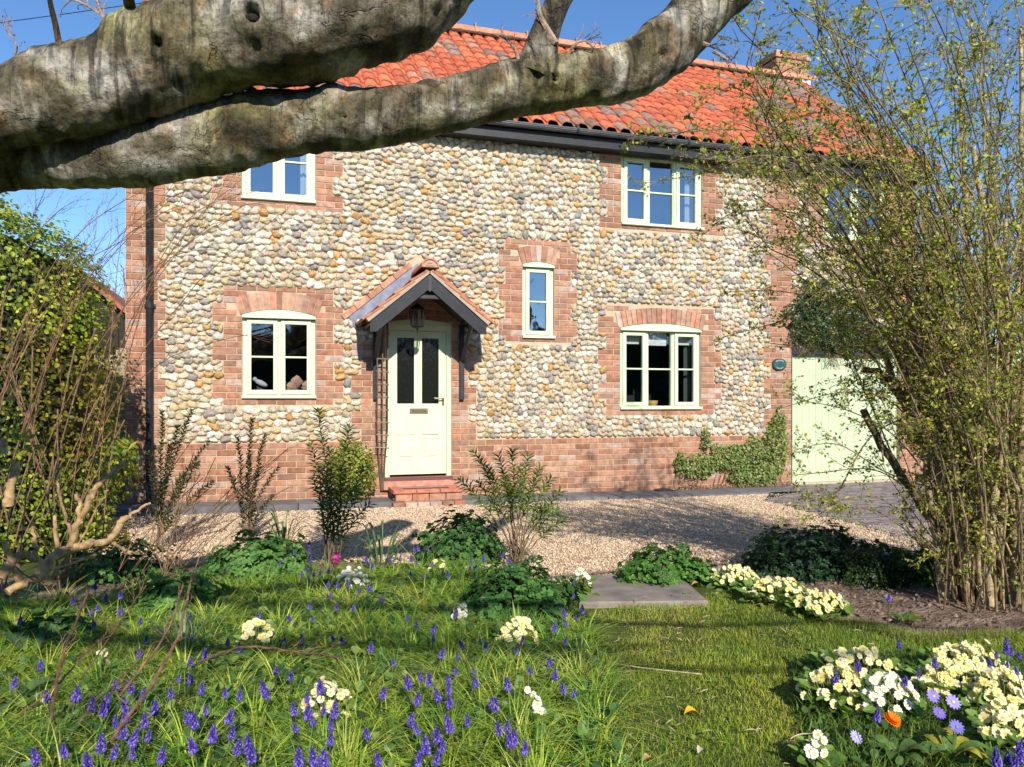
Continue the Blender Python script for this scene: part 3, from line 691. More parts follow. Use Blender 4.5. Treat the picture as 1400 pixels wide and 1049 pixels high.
# ---- eaves: fascia, soffit, gutter, downpipe
eb=MB(); blk=(.016,.016,.019)
FYY=WY-.20
box(eb,HX0-.15,HX1+.12,FYY-.02,FYY,EZ-.10,EZ+.075,blk); box(eb,HX0-.15,HX1+.12,FYY,WY-.001,EZ-.10,EZ-.088,blk); eb.build('fascia',M_black,house)
mb=MB()
for k in range(8):
    t0_=math.pi+math.pi*k/8; t1_=math.pi+math.pi*(k+1)/8; r1,r0=.058,.053; zc=EZ+.085; yc=FYY-.082
    x0,x1=HX0-.17,HX1+.14
    P4=[(yc+math.cos(t)*r,zc+math.sin(t)*r) for t,r in ((t0_,r0),(t1_,r0),(t1_,r1),(t0_,r1))]
    v=[(x0,p[0],p[1]) for p in P4]+[(x1,p[0],p[1]) for p in P4]; mb.add(v,[(0,1,2,3),(4,7,6,5),(0,4,5,1),(1,5,6,2),(2,6,7,3),(3,7,4,0)],(.09,.092,.10))
for x0 in (HX0-.17,HX1+.13): box(mb,x0,x0+.01,FYY-.138,FYY-.025,EZ+.03,EZ+.088,(.06,.06,.065))
gut=mb.build('gutter',M_black,house,True)
for x0 in np.arange(HX0+.5,HX1,1.62):
    mb=MB(); tube(mb,[(x0,FYY-.082,EZ+.085),(x0+.035,FYY-.082,EZ+.085)],.0615,14,(.03,.03,.032)); mb.build('gutter_bracket',M_black,gut)
DX=F(204,400,WY-.07)[0]
mb=MB(); tube(mb,[(DX,FYY-.08,EZ+.03),(DX,FYY-.08,EZ-.06),(DX,WY-.07,EZ-.26),(DX,WY-.07,.08)],.037,12,(.022,.022,.026)); dp=mb.build('downpipe',M_black,house,True)
for z in (.7,2.3,3.9):
    mb=MB(); tube(mb,[(DX,WY-.07,z),(DX,WY-.07,z+.07)],.044,12,(.022,.022,.026)); box(mb,DX-.06,DX+.06,WY-.045,WY-.016,z+.015,z+.05,(.022,.022,.026)); mb.build('pipe_clip',M_black,dp)
# ---- pantile roof
def roof(ya,za,yb,zb,x0,x1,name,gut_side=1):
    mb=MB(); tw=.205; L=math.hypot(yb-ya,zb-za); g=.285; nr=int(L/g)+1; dy,dz=(yb-ya)/L,(zb-za)/L; ny_,nz_=-dz,dy
    if nz_<0: ny_,nz_=-ny_,-nz_
    ncol=int((x1-x0)/tw)+1; K=9
    prof=[]; 
    for i in range(K+1):
        u=i/K; h=.034*math.sin(u*2*math.pi*.98-.6)+.012*math.sin(4*math.pi*u); prof.append((u*(tw+.012),h))
    pc=np.array([(.49,.118,.055),(.53,.135,.065),(.42,.105,.05),(.55,.15,.07),(.46,.125,.065)])
    for r_ in range(nr):
        s0=r_*g-.03; s1=min(s0+g+.05,L)
        for c in range(ncol):
            xx=x0+c*tw; col=pc[random.randrange(5)]*random.uniform(.85,1.1)
            q=random.random(); tone_n=mnoise.noise(Vector((xx*.5,r_*.3,3)))
            if q<.03+max(0,tone_n-.22)*.8+(.42 if xx>7.2+.05*r_+.5*tone_n and r_>1 else 0): col=np.array((.20,.13,.11))*random.uniform(.8,1.5)  # dark tiles scattered at random, more of them towards the right end
            elif q<.10: col=np.array((.38,.18,.12))*random.uniform(.8,1.2)
            if mnoise.noise(Vector((xx*.35,r_*.22,9)))>.34 and random.random()<.4: col=np.array((.24,.14,.10))*random.uniform(.8,1.5)
            js=random.uniform(-.006,.006); jx=random.uniform(-.003,.003); lift=.028+random.uniform(-.003,.003)
            v=[]
            for (s,h0) in ((s0+js,lift-.016),(s0+js,lift),(s1,.002)):
                for px_,h in prof:
                    X=xx+px_+jx; hh=h+h0; v.append((X,ya+dy*s+ny_*hh,za+dz*s+nz_*hh))
            n_=K+1; fs=[]
            for b in (0,1):
                for i in range(K): fs.append((b*n_+i,b*n_+i+1,(b+1)*n_+i+1,(b+1)*n_+i))
            mb.add(v,fs,np.clip(col,0,1))
    # sarking under tiles
    mb.add([(x0,ya+.05,za-.03),(x1,ya+.05,za-.03),(x1,yb,zb-.03),(x0,yb,zb-.03)],[(0,1,2,3)],(.05,.035,.03))
    return mb.build(name,M_tile,house,True)
EY=FYY-.07; EZT=EZ+.14
RZ=EZT+(RY-EY)*RP
ra_=roof(EY,EZT,RY,RZ,HX0-.16,HX1+.12,'roof')
mb=MB(); mb.add([(HX0-.16,HB+.3,EZ),(HX1+.3,HB+.3,EZ),(HX1+.3,RY,RZ),(HX0-.16,RY,RZ)],[(0,1,2,3)],(.4,.13,.07)); mb.build('rear_roof',M_tile,house)
mb=MB(); x=HX0-.16
while x<HX1+.1:
    c=jit((.60,.22,.12),.12)
    for k in range(10):
        t0_=math.pi*k/10; t1_=math.pi*(k+1)/10; r1=.135
        mb.add([(x+.004,RY+math.cos(t0_)*r1,RZ+.0+math.sin(t0_)*r1),(x+.444,RY+math.cos(t0_)*r1,RZ+math.sin(t0_)*r1),(x+.444,RY+math.cos(t1_)*r1,RZ+math.sin(t1_)*r1),(x+.004,RY+math.cos(t1_)*r1,RZ+math.sin(t1_)*r1)],[(0,1,2,3)],c)
    box(mb,x-.012,x+.012,RY-.14,RY+.14,RZ-.02,RZ+.138,(.28,.20,.15))
    x+=.45
mb.build('ridge_tiles',M_tile,house)
mb=MB(); x=HX0-.16
while x<HX1: # mossy bedding lumps under ridge
    v=I0v*np.array((.10,.03,.028))*random.uniform(.6,1.2)+np.array((x,RY-.15,RZ-.03)); mb.add(v,I0f,(.10,.075,.05)); x+=random.uniform(.06,.16)
mb.build('ridge_mortar',M_mortar,house)
# chimney
mb=MB(); cx0,cx1,cy0,cy1=9.0,9.72,RY-.1,RY+.55
k=0; z=RZ-.7
while z<RZ+.45:
    ex=.03 if RZ+.3<z<RZ+.39 else 0
    o_=(k%2)*.11
    x=cx0-ex-o_
    while x<cx1+ex:
        xa,xb=max(x,cx0-ex),min(x+.22,cx1+ex)
        if xb-xa>.03: bbox(mb,xa+.004,xb-.004,cy0-ex,cy1,z+.004,z+.071,.004,np.clip(bcol(),0,1))
        x+=.225
    box(mb,cx0-ex-.001,cx0-ex+.05,cy0-ex+.01,cy1,z+.004,z+.071,bcol()*.9)
    z+=.075;k+=1
box(mb,cx0+.01,cx1-.01,cy0+.008,cy1-.01,RZ-.8,z,mc); 
ch=mb.build('chimney',M_brick,house)
mb=MB(); box(mb,cx0-.03,cx1+.03,cy0-.02,cy0-.012,RZ-.12,RZ+.06,(.5,.5,.52)); mb.build('chimney_flashing',M_lead,ch)
# garage door
mb=MB(); gx0,gx1,gz0,gz1=GD; gy=WY+.06
nP=17; pw=(gx1-gx0-.02)/nP
for i in range(nP): bbox(mb,gx0+.01+i*pw,gx0+.01+(i+1)*pw,gy,gy+.03,gz0,gz1-.02,.009,jit((.50,.57,.37),.04))
gd=mb.build('garage_door',M_paint,house)
mb=MB(); box(mb,gx0-.0,gx1,WY-.02,WY+.10,gz1-.03,gz1+.10,(.03,.032,.036)); mb.build('garage_lintel',M_black,house)
mb=MB(); box(mb,gx0,gx0+.012,WY-.01,gy,gz0,gz1-.03,(.08,.09,.07)); mb.build('garage_jamb',M_black,house)
# trellis beside the door
mb=MB(); tx0,tx1=F(514,560,WY-.05)[0],F(528,560,WY-.05)[0]; z0,z1=.14,2.28; tc_=(.16,.12,.085)
TY=WY-.20
for i,(xb_,xt_,yy) in enumerate(((.62,0,TY),(.7,.5,TY),(.8,1,TY),)):
    tube(mb,[(tx0+(tx1-tx0)*xb_*.8,WY-.05,z0),(tx0+(tx1-tx0)*xt_,WY-.05-.12,z0+.75),(tx0+(tx1-tx0)*xt_,TY,z1)],.008,4,tc_)
    tube(mb,[(tx0+(tx1-tx0)*xb_*.8+.01,WY-.04,z0),(tx0+(tx1-tx0)*xt_+.01,WY-.04,z0+.75),(tx0+(tx1-tx0)*xt_+.01,WY-.04,z1)],.008,4,(.11,.08,.06))
for z in np.arange(.68,2.25,.155):
    tube(mb,[(tx0-.01,TY+.03,z),(tx1+.02,TY+.03,z-.01)],.008,4,(.30,.23,.16)); tube(mb,[(tx0,WY-.04,z+.01),(tx0,TY+.03,z)],.006,4,tc_)
tag(mb.build('trellis',M_wood),'narrow weathered wooden trellis panel leaning left of the front door','trellis')
# oval plaque
mb=MB(); ox,oz=F(1064,498.5); 
def oval(mb,a_,b_,y0,y1,col): prism(mb,[(ox+a_*math.cos(t),oz+b_*math.sin(t)) for t in np.linspace(0,2*math.pi,28,endpoint=False)],y0,y1,col)
oval(mb,.118,.088,WY-.035,WY-.013,(.03,.035,.035)); oval(mb,.108,.078,WY-.039,WY-.035,(.03,.085,.08))
pq=mb.build('house_plaque',M_black); tag(pq,'dark green oval house name plaque on the brick pier by the garage','plaque')
random.seed(5)
for arc,n_,sgn in ((math.pi*.5,10,1),(-math.pi*.5,8,-1)):
    mb=MB()
    for i in range(n_):
        t=arc+(i-(n_-1)/2)*.17; X,Z=ox+.088*math.cos(t),oz+.058*math.sin(t)
        w_=.006; h_=.009
        box(mb,X-w_,X-w_+.003,WY-.042,WY-.0395,Z-h_,Z+h_,(.6,.62,.6)); 
        if i%2: box(mb,X-w_,X+w_,WY-.0422,WY-.0396,Z+h_-.003,Z+h_,(.6,.62,.6))
        if i%3: box(mb,X+w_-.003,X+w_,WY-.042,WY-.0395,Z-h_,Z+h_*.4,(.6,.62,.6))
    mb.build('plaque_lettering',M_paint,pq)
random.seed(21)
# small black vent / scraper at base
vx,vz=F(906,669,9.55); mb=MB()
prism(mb,[(vx-.15,.0),(vx+.14,.0),(vx+.15,.02),(vx+.02,.05),(vx-.13,.035)],9.40,9.55,(.03,.03,.033)); 
tag(mb.build('drain_cover',M_iron),'small black drain cover on the path at the foot of the plinth','drain cover')
# bowl and vase on sills
def lathe(mb,c,prof,n=18,col=(1,1,1)):
    th=np.arange(n)*2*np.pi/n; v=[(c[0]+r*math.cos(t),c[1]+r*math.sin(t),c[2]+z) for r,z in prof for t in th]
    f=[(i*n+j,i*n+(j+1)%n,(i+1)*n+(j+1)%n,(i+1)*n+j) for i in range(len(prof)-1) for j in range(n)]; mb.add(v,f,col)
bx_,bz_=F(893,552,WY+.2)
mb=MB(); lathe(mb,(bx_,WY+.23,W_lr[2]+.02),[(.001,0),(.06,0),(.085,.10),(.08,.10),(.055,.01)],20,(.62,.36,.10)); tag(mb.build('bowl',M_paint,smooth=True),'small orange yellow bowl behind the middle light of the three light window','bowl')
fx,fz=F(405,525,WY+.2)
vase=thing('flower_vase',(fx,WY+.13,W_ll[2]+.02),'vase of pale pink roses inside the lower left window','flower vase')
mb=MB(); lathe(mb,(fx,WY+.13,W_ll[2]+.02),[(.001,0),(.03,0),(.04,.05),(.028,.09)],14,(.15,.2,.2)); mb.build('vase',M_paint,vase,True)
mb=MB()
for k in range(26):
    t=random.uniform(0,6.28); r=random.uniform(0,.13); v=np.array([(0,0,0),(.03,.0,.01),(.045,.03,0),(0,.03,.01)])@np.array(frames(rng.normal(size=(1,3)),np.array([t])))[0].T+np.array((fx+r*math.cos(t),WY+.14+.2*r*math.sin(t),W_ll[2]+.12+random.uniform(-.03,.07)))
    mb.add(v,[(0,1,2,3)],jit((.09,.22,.20),.3))
mb.build('leaves',M_leaf,vase)
for (ddx,ddz) in ((.0,.21),(.13,.16),(-.05,.15)):
    mb=MB()
    for k in range(14):
        t=k*2.4; r=.008+.003*k; c=np.array((fx+ddx+r*math.cos(t),WY+.10+.001*k,W_ll[2]+ddz+r*math.sin(t)))
        M_=frames(np.array([[math.cos(t)*.6,-1,math.sin(t)*.6]]),np.array([t]))[0]; v=np.array([(-.025,-.02,0),(.025,-.02,0),(.03,.02,.008),(0,.032,.01),(-.03,.02,.008)])@M_.T+c; mb.add(v,[(0,1,2,3,4)],jit((.72,.45,.38),.1))
    mb.build('rose',M_petal,vase)
px_,pz_=F(357,524,WY+.2); mb=MB()
v=ico(1)[0]*np.array((.085,.03,.035)); cc_=math.cos(-.45); ss_=math.sin(-.45); v=np.stack([v[:,0]*cc_-v[:,2]*ss_,v[:,1],v[:,0]*ss_+v[:,2]*cc_],-1)+np.array((px_,WY+.12,pz_)); mb.add(v,ico(1)[1],(.5,.5,.58))
v=ico(1)[0]*.028+np.array((px_-.07,WY+.12,pz_+.045)); mb.add(v,ico(1)[1],(.5,.5,.58)); box(mb,px_-.05,px_+.05,WY+.16,WY+.24,W_ll[2],pz_-.02,(.1,.1,.1))
tag(mb.build('bird_ornament',M_paint,smooth=True),'pale lilac bird ornament inside the lower left window','ornament')
#PART2
# ================================================================ VEGETATION HELPERS
LEAF=(np.array([(0,0,0),(.27,.42,.07),(0,1,0),(-.27,.42,.07)]),[(0,1,2),(0,2,3)])
NARROW=(np.array([(0,0,0),(.14,.5,.03),(0,1,-.1),(-.14,.5,.03)]),[(0,1,2),(0,2,3)])
ROUND=(np.array([(0,0,0),(.32,.2,.03),(.42,.55,.08),(.2,.92,.02),(0,1,-.04),(-.2,.92,.02),(-.42,.55,.08),(-.32,.2,.03),(0,.5,-.02)]),[(8,i,(i+1)%8) for i in range(8)])
def lobed():
    v=[(0,0,-.04)];n=20
    for i in range(n):
        t=math.pi*(-.5+.06)+ (2*math.pi-.12*math.pi)*i/(n-1)
        r=.5*(1-.28*abs(math.cos(2.5*(t-math.pi/2))))*(1 if i%2 else .9); v.append((r*math.cos(t),r*math.sin(t),.05*math.sin(5*t)+.06*r))
    return np.array(v),[(0,i,i+1) for i in range(1,n)]
LOBE=lobed()
def leaves(mb,pts,nrm,size,cols,tpl=LEAF,spin=None,asp=1.):
    n=len(pts)
    if n==0: return
    spin=rng.uniform(0,6.28,n) if spin is None else spin
    size=np.broadcast_to(size,(n,)); M=frames(np.asarray(nrm,float),spin)*size[:,None,None]
    if asp!=1: M=M*np.array([asp,1,1])[None,None,:]
    mb.inst(tpl[0],tpl[1],M,np.asarray(pts,float),cols)
def pick(pal,n,a=.15):
    pal=np.asarray(pal,float); return jit((1,1,1),a,n)*pal[rng.integers(0,len(pal),n)]
def bez(p0,p1,p2,n=10):
    t=np.linspace(0,1,n)[:,None]; return p0*(1-t)**2+2*p1*t*(1-t)+p2*t*t
def unit(v): return v/(np.linalg.norm(v)+1e-9)
def rv(): return unit(rng.normal(size=3))
def twigs(mb,base,r0,out,lvl,count,length,spread=.8,up=.2,col=(.2,.14,.08),start=.25,sides=3,droop=0.):
    """side twigs from polyline base; appended polylines to out"""
    n=len(base)
    for _ in range(count):
        k=rng.uniform(start,1)*(n-1); i=min(int(k),n-2); p=base[i]+(base[i+1]-base[i])*(k-i); d=unit(base[i+1]-base[i])
        dd=unit(d+rv()*spread+np.array([0,0,up])); L=length*rng.uniform(.5,1.3)*(1-.4*k/n); m=5 if lvl==0 else 7
        e=p+dd*L; c=p+unit(d+dd)*L*.5+np.array([0,0,L*.05]); e=e-np.array([0,0,droop*L]); q=bez(p,c,e,m); q[1:-1]+=rng.normal(size=(m-2,3))*L*.025
        tube(mb,q,np.linspace(r0,r0*.35,m),sides,jit(col,.2),cap=False); out.append(q)
        if lvl>0: twigs(mb,q,r0*.6,out,lvl-1,rng.integers(2,5),length*.45,spread,up,col,.2,3,droop)
def leaf_on(mb,lines,step,size,pal,per=3,tpl=LEAF,a=.2,start=.1,upn=.4,cl=.01):
    P_=[];Nn=[]
    for q in lines:
        L=np.linalg.norm(np.diff(q,axis=0),axis=1).sum(); k=max(1,int(L/step))
        for t in rng.uniform(start,1,k):
            x=t*(len(q)-1); i=min(int(x),len(q)-2); p=q[i]+(q[i+1]-q[i])*(x-i)
            for _ in range(per): P_.append(p+rng.normal(size=3)*cl); Nn.append(rng.normal(size=3)+np.array([0,-.3,upn]))
    P_=np.array(P_);Nn=np.array(Nn); n=len(P_)
    leaves(mb,P_,Nn,rng.uniform(.6,1.25,n)*size,pick(pal,n,a),tpl)
def blades(mb,x,y,z,h,bend,wid,cols,segs=3,ang=None):
    n=len(x); ang=rng.uniform(0,6.28,n) if ang is None else ang; dx,dy=np.cos(ang),np.sin(ang); wx,wy=-dy,dx
    tw=rng.uniform(-.6,.6,n); wx,wy=wx*np.cos(tw)+dx*np.sin(tw),wy*np.cos(tw)+dy*np.sin(tw)
    V=[]
    for s in range(segs+1):
        t=s/segs; hx=bend*h*t**1.8; hz=h*(t-.45*np.minimum(bend,1.4)*t**2.4)
        ww=wid*(1-t**1.6)*.5 if s<segs else 0*wid
        c=np.stack([x+dx*hx,y+dy*hx,z+hz],-1)
        if s<segs: V+= [c+np.stack([wx*ww,wy*ww,0*ww],-1),c-np.stack([wx*ww,wy*ww,0*ww],-1)]
        else: V.append(c)
    v=np.stack(V,1); k=v.shape[1]; off=np.arange(n)[:,None,None]*k
    f4=np.array([(2*s,2*s+1,2*s+3,2*s+2) for s in range(segs-1)]); f3=np.array([(2*segs-2,2*segs-1,2*segs)])
    mb.v.append(v.reshape(-1,3)); mb.c.append(np.repeat(cols[:,None,:],k,1).reshape(-1,3))
    if len(f4): mb.f4.append((f4[None]+off).reshape(-1,4)+mb.n)
    mb.f3.append((f3[None]+off).reshape(-1,3)+mb.n); mb.n+=n*k
# ================================================================ GRASS
n=190000; x=rng.uniform(.2,5.2,n); y=rng.uniform(1.9,5.0,n); k=inpoly(x,y,LAWN); x,y=x[k],y[k]; n=len(x)
mb=MB(); pt=np.clip(.5+.8*sm(x,y,2.2)+.5*sm(x,y,7.,4)+rng.normal(size=n)*.2,0,1)[:,None]
c=np.array((.22,.34,.03))*(1-pt)+np.array((.42,.47,.05))*pt; dry=rng.random(n)<.06+.40*np.clip(sm(x,y,1.7,8)-.1,0,1); c[dry]=np.array((.42,.33,.14)); c=c*rng.uniform(.7,1.3,(n,1))
blades(mb,x,y,np.full(n,-.012),rng.uniform(.014,.04,n)*(1+.35*sm(x,y,5.,2)),rng.uniform(.2,1.3,n),rng.uniform(.0018,.0034,n),c,2)
nw=900; xw=rng.uniform(.3,4.6,nw); yw=rng.uniform(2,4.8,nw); k=inpoly(xw,yw,LAWN)&(sm(xw,yw,3.1,7)>.05); xw,yw=xw[k],yw[k]; nw=len(xw)
leaves(mb,np.stack([xw,yw,rng.uniform(.008,.03,nw)],-1),rng.normal(size=(nw,3))*.3+np.array([0,-.1,1]),rng.uniform(.012,.028,nw),pick([(.14,.24,.04),(.2,.3,.05),(.3,.3,.08)],nw),ROUND)
nd=1500; xw=rng.uniform(.3,4.6,nd); yw=rng.uniform(2,4.8,nd); k=inpoly(xw,yw,LAWN); xw,yw=xw[k],yw[k]; nd=len(xw)
leaves(mb,np.stack([xw,yw,rng.uniform(.02,.035,nd)],-1),rng.normal(size=(nd,3))*.3+np.array([0,-.1,1]),rng.uniform(.02,.06,nd),pick([(.45,.36,.2),(.3,.2,.1),(.5,.42,.25)],nd),NARROW,asp=.5)
ed=SOIL[:5]; ex=[];ey=[]
for (a_,b_) in zip(ed[:-1],ed[1:]):
    m_=int(2600*math.hypot(b_[0]-a_[0],b_[1]-a_[1])); t_=rng.random(m_); ex.append(a_[0]+(b_[0]-a_[0])*t_+rng.normal(size=m_)*.035); ey.append(a_[1]+(b_[1]-a_[1])*t_+rng.normal(size=m_)*.035)
ex=np.concatenate(ex); ey=np.concatenate(ey); m_=len(ex)
blades(mb,ex,ey,np.full(m_,-.012),rng.uniform(.03,.07,m_),rng.uniform(.3,1.4,m_),rng.uniform(.002,.004,m_),pick([(.17,.27,.03),(.28,.36,.05),(.4,.36,.13)],m_),2)
tag(mb.build('lawn_grass',M_grass),'short mown lawn grass with yellowish dry patches','lawn grass',kind='stuff')
BED=[(-4.5,1.3),(G(850,1060)[0],G(850,1060)[1]-.9),G(850,1060),G(833,960),G(812,880),G(800,838),G(780,800),G(700,800),G(560,775),G(430,773),G(300,790),G(180,830),G(-100,840)]
n=70000; x=rng.uniform(-3,1.6,n); y=1.9+rng.random(n)*3.6; k=inpoly(x,y,BED)&(rng.random(n)<np.clip(.75+.5*sm(x,y,3.),.12,1)); x,y=x[k],y[k]; n=len(x)
pt=np.clip(.5+.8*sm(x,y,2.6,3)+rng.normal(size=n)*.25,0,1)[:,None]
c=np.array((.22,.36,.03))*(1-pt)+np.array((.46,.54,.06))*pt; dry=rng.random(n)<.035; c[dry]=np.array((.42,.36,.18)); c*=rng.uniform(.7,1.3,(n,1))
mb=MB(); blades(mb,x,y,np.full(n,-.01),rng.uniform(.07,.19,n)*(.85+.3*sm(x,y,2.,5)),rng.uniform(.3,1.7,n),rng.uniform(.003,.0062,n),c,4)
nc=900; cx_=rng.uniform(-3,1.55,nc); cy_=1.9+rng.random(nc)*3.4; k=inpoly(cx_,cy_,BED); cx_,cy_=cx_[k],cy_[k]; nc=len(cx_); per_=46
ang=rng.uniform(0,6.28,(nc,per_)); ln_=rng.uniform(.7,1.25,(nc,1)); rr_=rng.random((nc,per_))*.035
cc_=pick([(.20,.37,.04),(.33,.50,.05),(.44,.57,.07),(.13,.26,.06),(.54,.58,.12)],nc,.2)[:,None,:]*rng.uniform(.75,1.2,(nc,per_,1))
blades(mb,(cx_[:,None]+np.cos(ang)*rr_).ravel(),(cy_[:,None]+np.sin(ang)*rr_).ravel(),np.full(nc*per_,-.005),(rng.uniform(.13,.27,(nc,per_))*ln_).ravel(),rng.uniform(.4,1.9,nc*per_),rng.uniform(.004,.0085,nc*per_),cc_.reshape(-1,3),5,(ang+rng.normal(size=ang.shape)*.3).ravel())
tag(mb.build('long_grass',M_grass),'long arching grass and bulb leaves filling the left bed','long grass',kind='stuff')
# low ground cover leaves in the bed
n=16000; x=rng.uniform(-3,1.5,n); y=1.9+rng.random(n)*3.6; k=inpoly(x,y,BED); x,y=x[k],y[k]; n=len(x)
mb=MB(); leaves(mb,np.stack([x,y,rng.uniform(0,.11,n)],-1),rng.normal(size=(n,3))*.6+np.array([0,-.2,1]),rng.uniform(.02,.05,n)*(1+.5*np.clip(sm(x,y,4,9),0,1)),pick([(.08,.17,.04),(.14,.25,.05),(.22,.3,.07),(.05,.1,.03)],n),ROUND)
tag(mb.build('ground_cover',M_leaf),'low leafy ground cover between the grass tufts','ground cover',kind='stuff')
RB=[G(1085,900),G(1090,960),G(1112,1060),G(1112,1060,0)[0:1]+(1.6,),(3.4,1.4),G(1500,880),G(1400,888),G(1250,895)]
RB=[G(1080,900),G(1092,985),G(1112,1070),(2.6,1.9),(4.5,2.6),G(1560,890),G(1400,902),G(1250,896)]
n=26000; x=rng.uniform(1.2,5,n); y=rng.uniform(1.9,4.2,n); k=inpoly(x,y,RB); x,y=x[k],y[k]; n=len(x)
c=pick([(.12,.22,.03),(.22,.32,.05),(.09,.16,.03)],n,.2)
mb=MB(); blades(mb,x,y,np.full(n,-.01),rng.uniform(.05,.13,n),rng.uniform(.3,1.5,n),rng.uniform(.003,.006,n),c,3)
n2=5000; x=rng.uniform(1.2,5,n2); y=rng.uniform(1.9,4.2,n2); k=inpoly(x,y,RB); x,y=x[k],y[k]; n2=len(x)
leaves(mb,np.stack([x,y,rng.uniform(0,.05,n2)],-1),rng.normal(size=(n2,3))*.5+np.array([0,-.2,1]),rng.uniform(.02,.045,n2),pick([(.06,.12,.03),(.10,.17,.04)],n2),ROUND)
tag(mb.build('border_grass',M_grass),'grassy leaves under the primroses at the right border','border grass',kind='stuff')
# sprigs on the soil: crumbs
n=2600; x=rng.uniform(1.5,5.5,n); y=rng.uniform(3.3,6,n); k=inpoly(x,y,SOIL); x,y=x[k],y[k]; n=len(x); s=rng.uniform(.005,.018,n)
mb=MB(); mb.inst(I0v,I0f,frames(rng.normal(size=(n,3)),rng.uniform(0,6,n))*s[:,None,None]*rng.uniform(.6,1.2,(n,1,3)),np.stack([x,y,zsoil(x,y)-.003],-1),pick([(.14,.09,.065),(.2,.14,.10),(.17,.12,.085)],n))
tag(mb.build('soil_crumbs',M_stone),'loose crumbs of brown soil on the bare bed','soil crumbs',kind='stuff')
# ================================================================ SLAB AND STONES
def slab(name,pts,z0,z1,label,cat,col):
    mb=MB(); n=len(pts); b=.012; c=np.mean(pts,0)
    top=[(c[0]+(p[0]-c[0])*.985,c[1]+(p[1]-c[1])*.985,z1) for p in pts]; mid=[(p[0],p[1],z1-b) for p in pts]; bot=[(p[0],p[1],z0) for p in pts]
    mb.add(top+mid+bot,[tuple(range(n))]+[(i,n+i,n+(i+1)%n,(i+1)%n) for i in range(n)]+[(n+i,2*n+i,2*n+(i+1)%n,n+(i+1)%n) for i in range(n)],col)
    o=mb.build(name,M_slab); return tag(o,label,cat)
slab('stepping_slab',[G(792,828),G(968,826),G(925,787),G(800,791)],-.03,.022,'broad grey brown stone slab between the lawn and the gravel','stone slab',(1,1,1))
def rock(px,py,sx_,sy_,sz_,col,label):
    x,y=G(px,py); v,f=ico(2); v=np.sign(v)*np.abs(v)**.6; v=v*np.array((sx_,sy_,sz_)); v=v*np.array([1+.1*mnoise.noise(Vector(p)*9+Vector((px,0,0))) for p in v])[:,None]; a=random.uniform(-.4,.4)
    v=v@rotz(np.array([a]))[0].T+np.array((x,y,sz_*.7)); mb=MB(); mb.add(v,f,col); tag(mb.build('edging_stone',M_stone),label,'edging stone')
rock(893,793,.17,.08,.06,(.20,.14,.12),'larger dark edging stone behind the slab beside the leafy mound')
rock(855,792,.06,.05,.035,(.10,.07,.06),'small dark edging stone at the back edge of the slab')
# ================================================================ MOUNDS
GPAL=[(.05,.14,.03),(.08,.2,.04),(.11,.25,.05),(.045,.11,.03)]
def mound(name,label,cat,px,py,wpx,ppt,pal=GPAL,size=.06,n=900,tpl=LOBE,depth=.8,group=None,z0=0.,asp=1):
    x,y=G(px,py); t=Gt(py); rw=wpx*t/FPX; y+=rw*depth*.7
    t2=y/CY; h=max(.08,CH-(ppt-HY)*(y*CY+x*SY)/FPX)
    u=rng.normal(size=(n,3)); u[:,2]=np.abs(u[:,2]); u/=np.linalg.norm(u,axis=1)[:,None]
    lump=1+.26*np.sin(u[:,0]*7+px)*np.cos(u[:,1]*6+py)+rng.normal(size=n)*.05
    r=np.where(rng.random(n)<.75,rng.uniform(.9,1.03,n),rng.uniform(.5,.9,n))*lump
    pts=np.stack([x+u[:,0]*r*rw,y+u[:,1]*r*rw*depth,z0+u[:,2]*r*h],-1)
    nr=u/np.array([rw,rw*depth,h])*h+rng.normal(size=(n,3))*.38+np.array([0,0,.35])
    o=thing(name,(x,y,0),label,cat,group)
    mb=MB(); leaves(mb,pts,nr,rng.uniform(.6,1.25,n)*size,pick(pal,n,.2),tpl,asp=asp); mb.build('leaves',M_leaf,o)
    mb=MB()
    for i in range(0,n,max(1,n//90)): tube(mb,[(x+rng.normal()*.03,y+rng.normal()*.03,0),((x+pts[i,0])/2,(y+pts[i,1])/2,pts[i,2]*.7),pts[i]],.0022,3,(.08,.11,.04),cap=False)
    mb.build('stems',M_leaf,o)
    return o
G1='leafy geranium mounds along the beds'
mound('geranium','dark leafy geranium mound in front of the doorstep, left of the thin willowy bush','geranium',638,772,62,704,group=G1,n=1100,size=.055)
mound('geranium','broad bright leafy geranium mound overhanging the left edge of the lawn','geranium',722,866,84,778,group=G1,n=1100,size=.062)
mound('geranium','low bright geranium mound behind the stone slab','geranium',925,800,64,752,group=G1,n=1000,size=.055,pal=[(.09,.23,.04),(.13,.29,.05),(.07,.17,.03)])
mound('geranium','wide dark geranium mound in the shade left of the multi stemmed shrub','geranium',1150,792,105,726,group=G1,n=2000,size=.055,pal=[(.025,.07,.025),(.035,.09,.03),(.02,.05,.02)])  # leaf palette darkened, the shade on this mound is put into its colour
mound('geranium','small geranium mound at the foot of the multi stemmed shrub','geranium',1270,800,50,755,group=G1,n=700,size=.05)
mound('geranium','bright geranium mound left of the pale tulip leaves in the left bed','geranium',352,800,72,736,group=G1,n=900,size=.075,pal=[(.10,.22,.05),(.13,.28,.06),(.17,.32,.08)])
mound('geranium','geranium mound in front of the cut branches near the left edge','geranium',237,856,66,788,group=G1,n=800,size=.07,pal=[(.10,.22,.05),(.16,.32,.07)])
mound('geranium','shaded geranium mound against the gravel beneath the bare arching twigs','geranium',150,800,72,740,group=G1,n=900,size=.045)
mound('box_ball','small clipped dark box ball in the shaded right bed','box ball',1212,803,47,752,size=.018,n=4200,tpl=ROUND,pal=[(.03,.06,.015),(.045,.085,.02),(.06,.10,.02)])
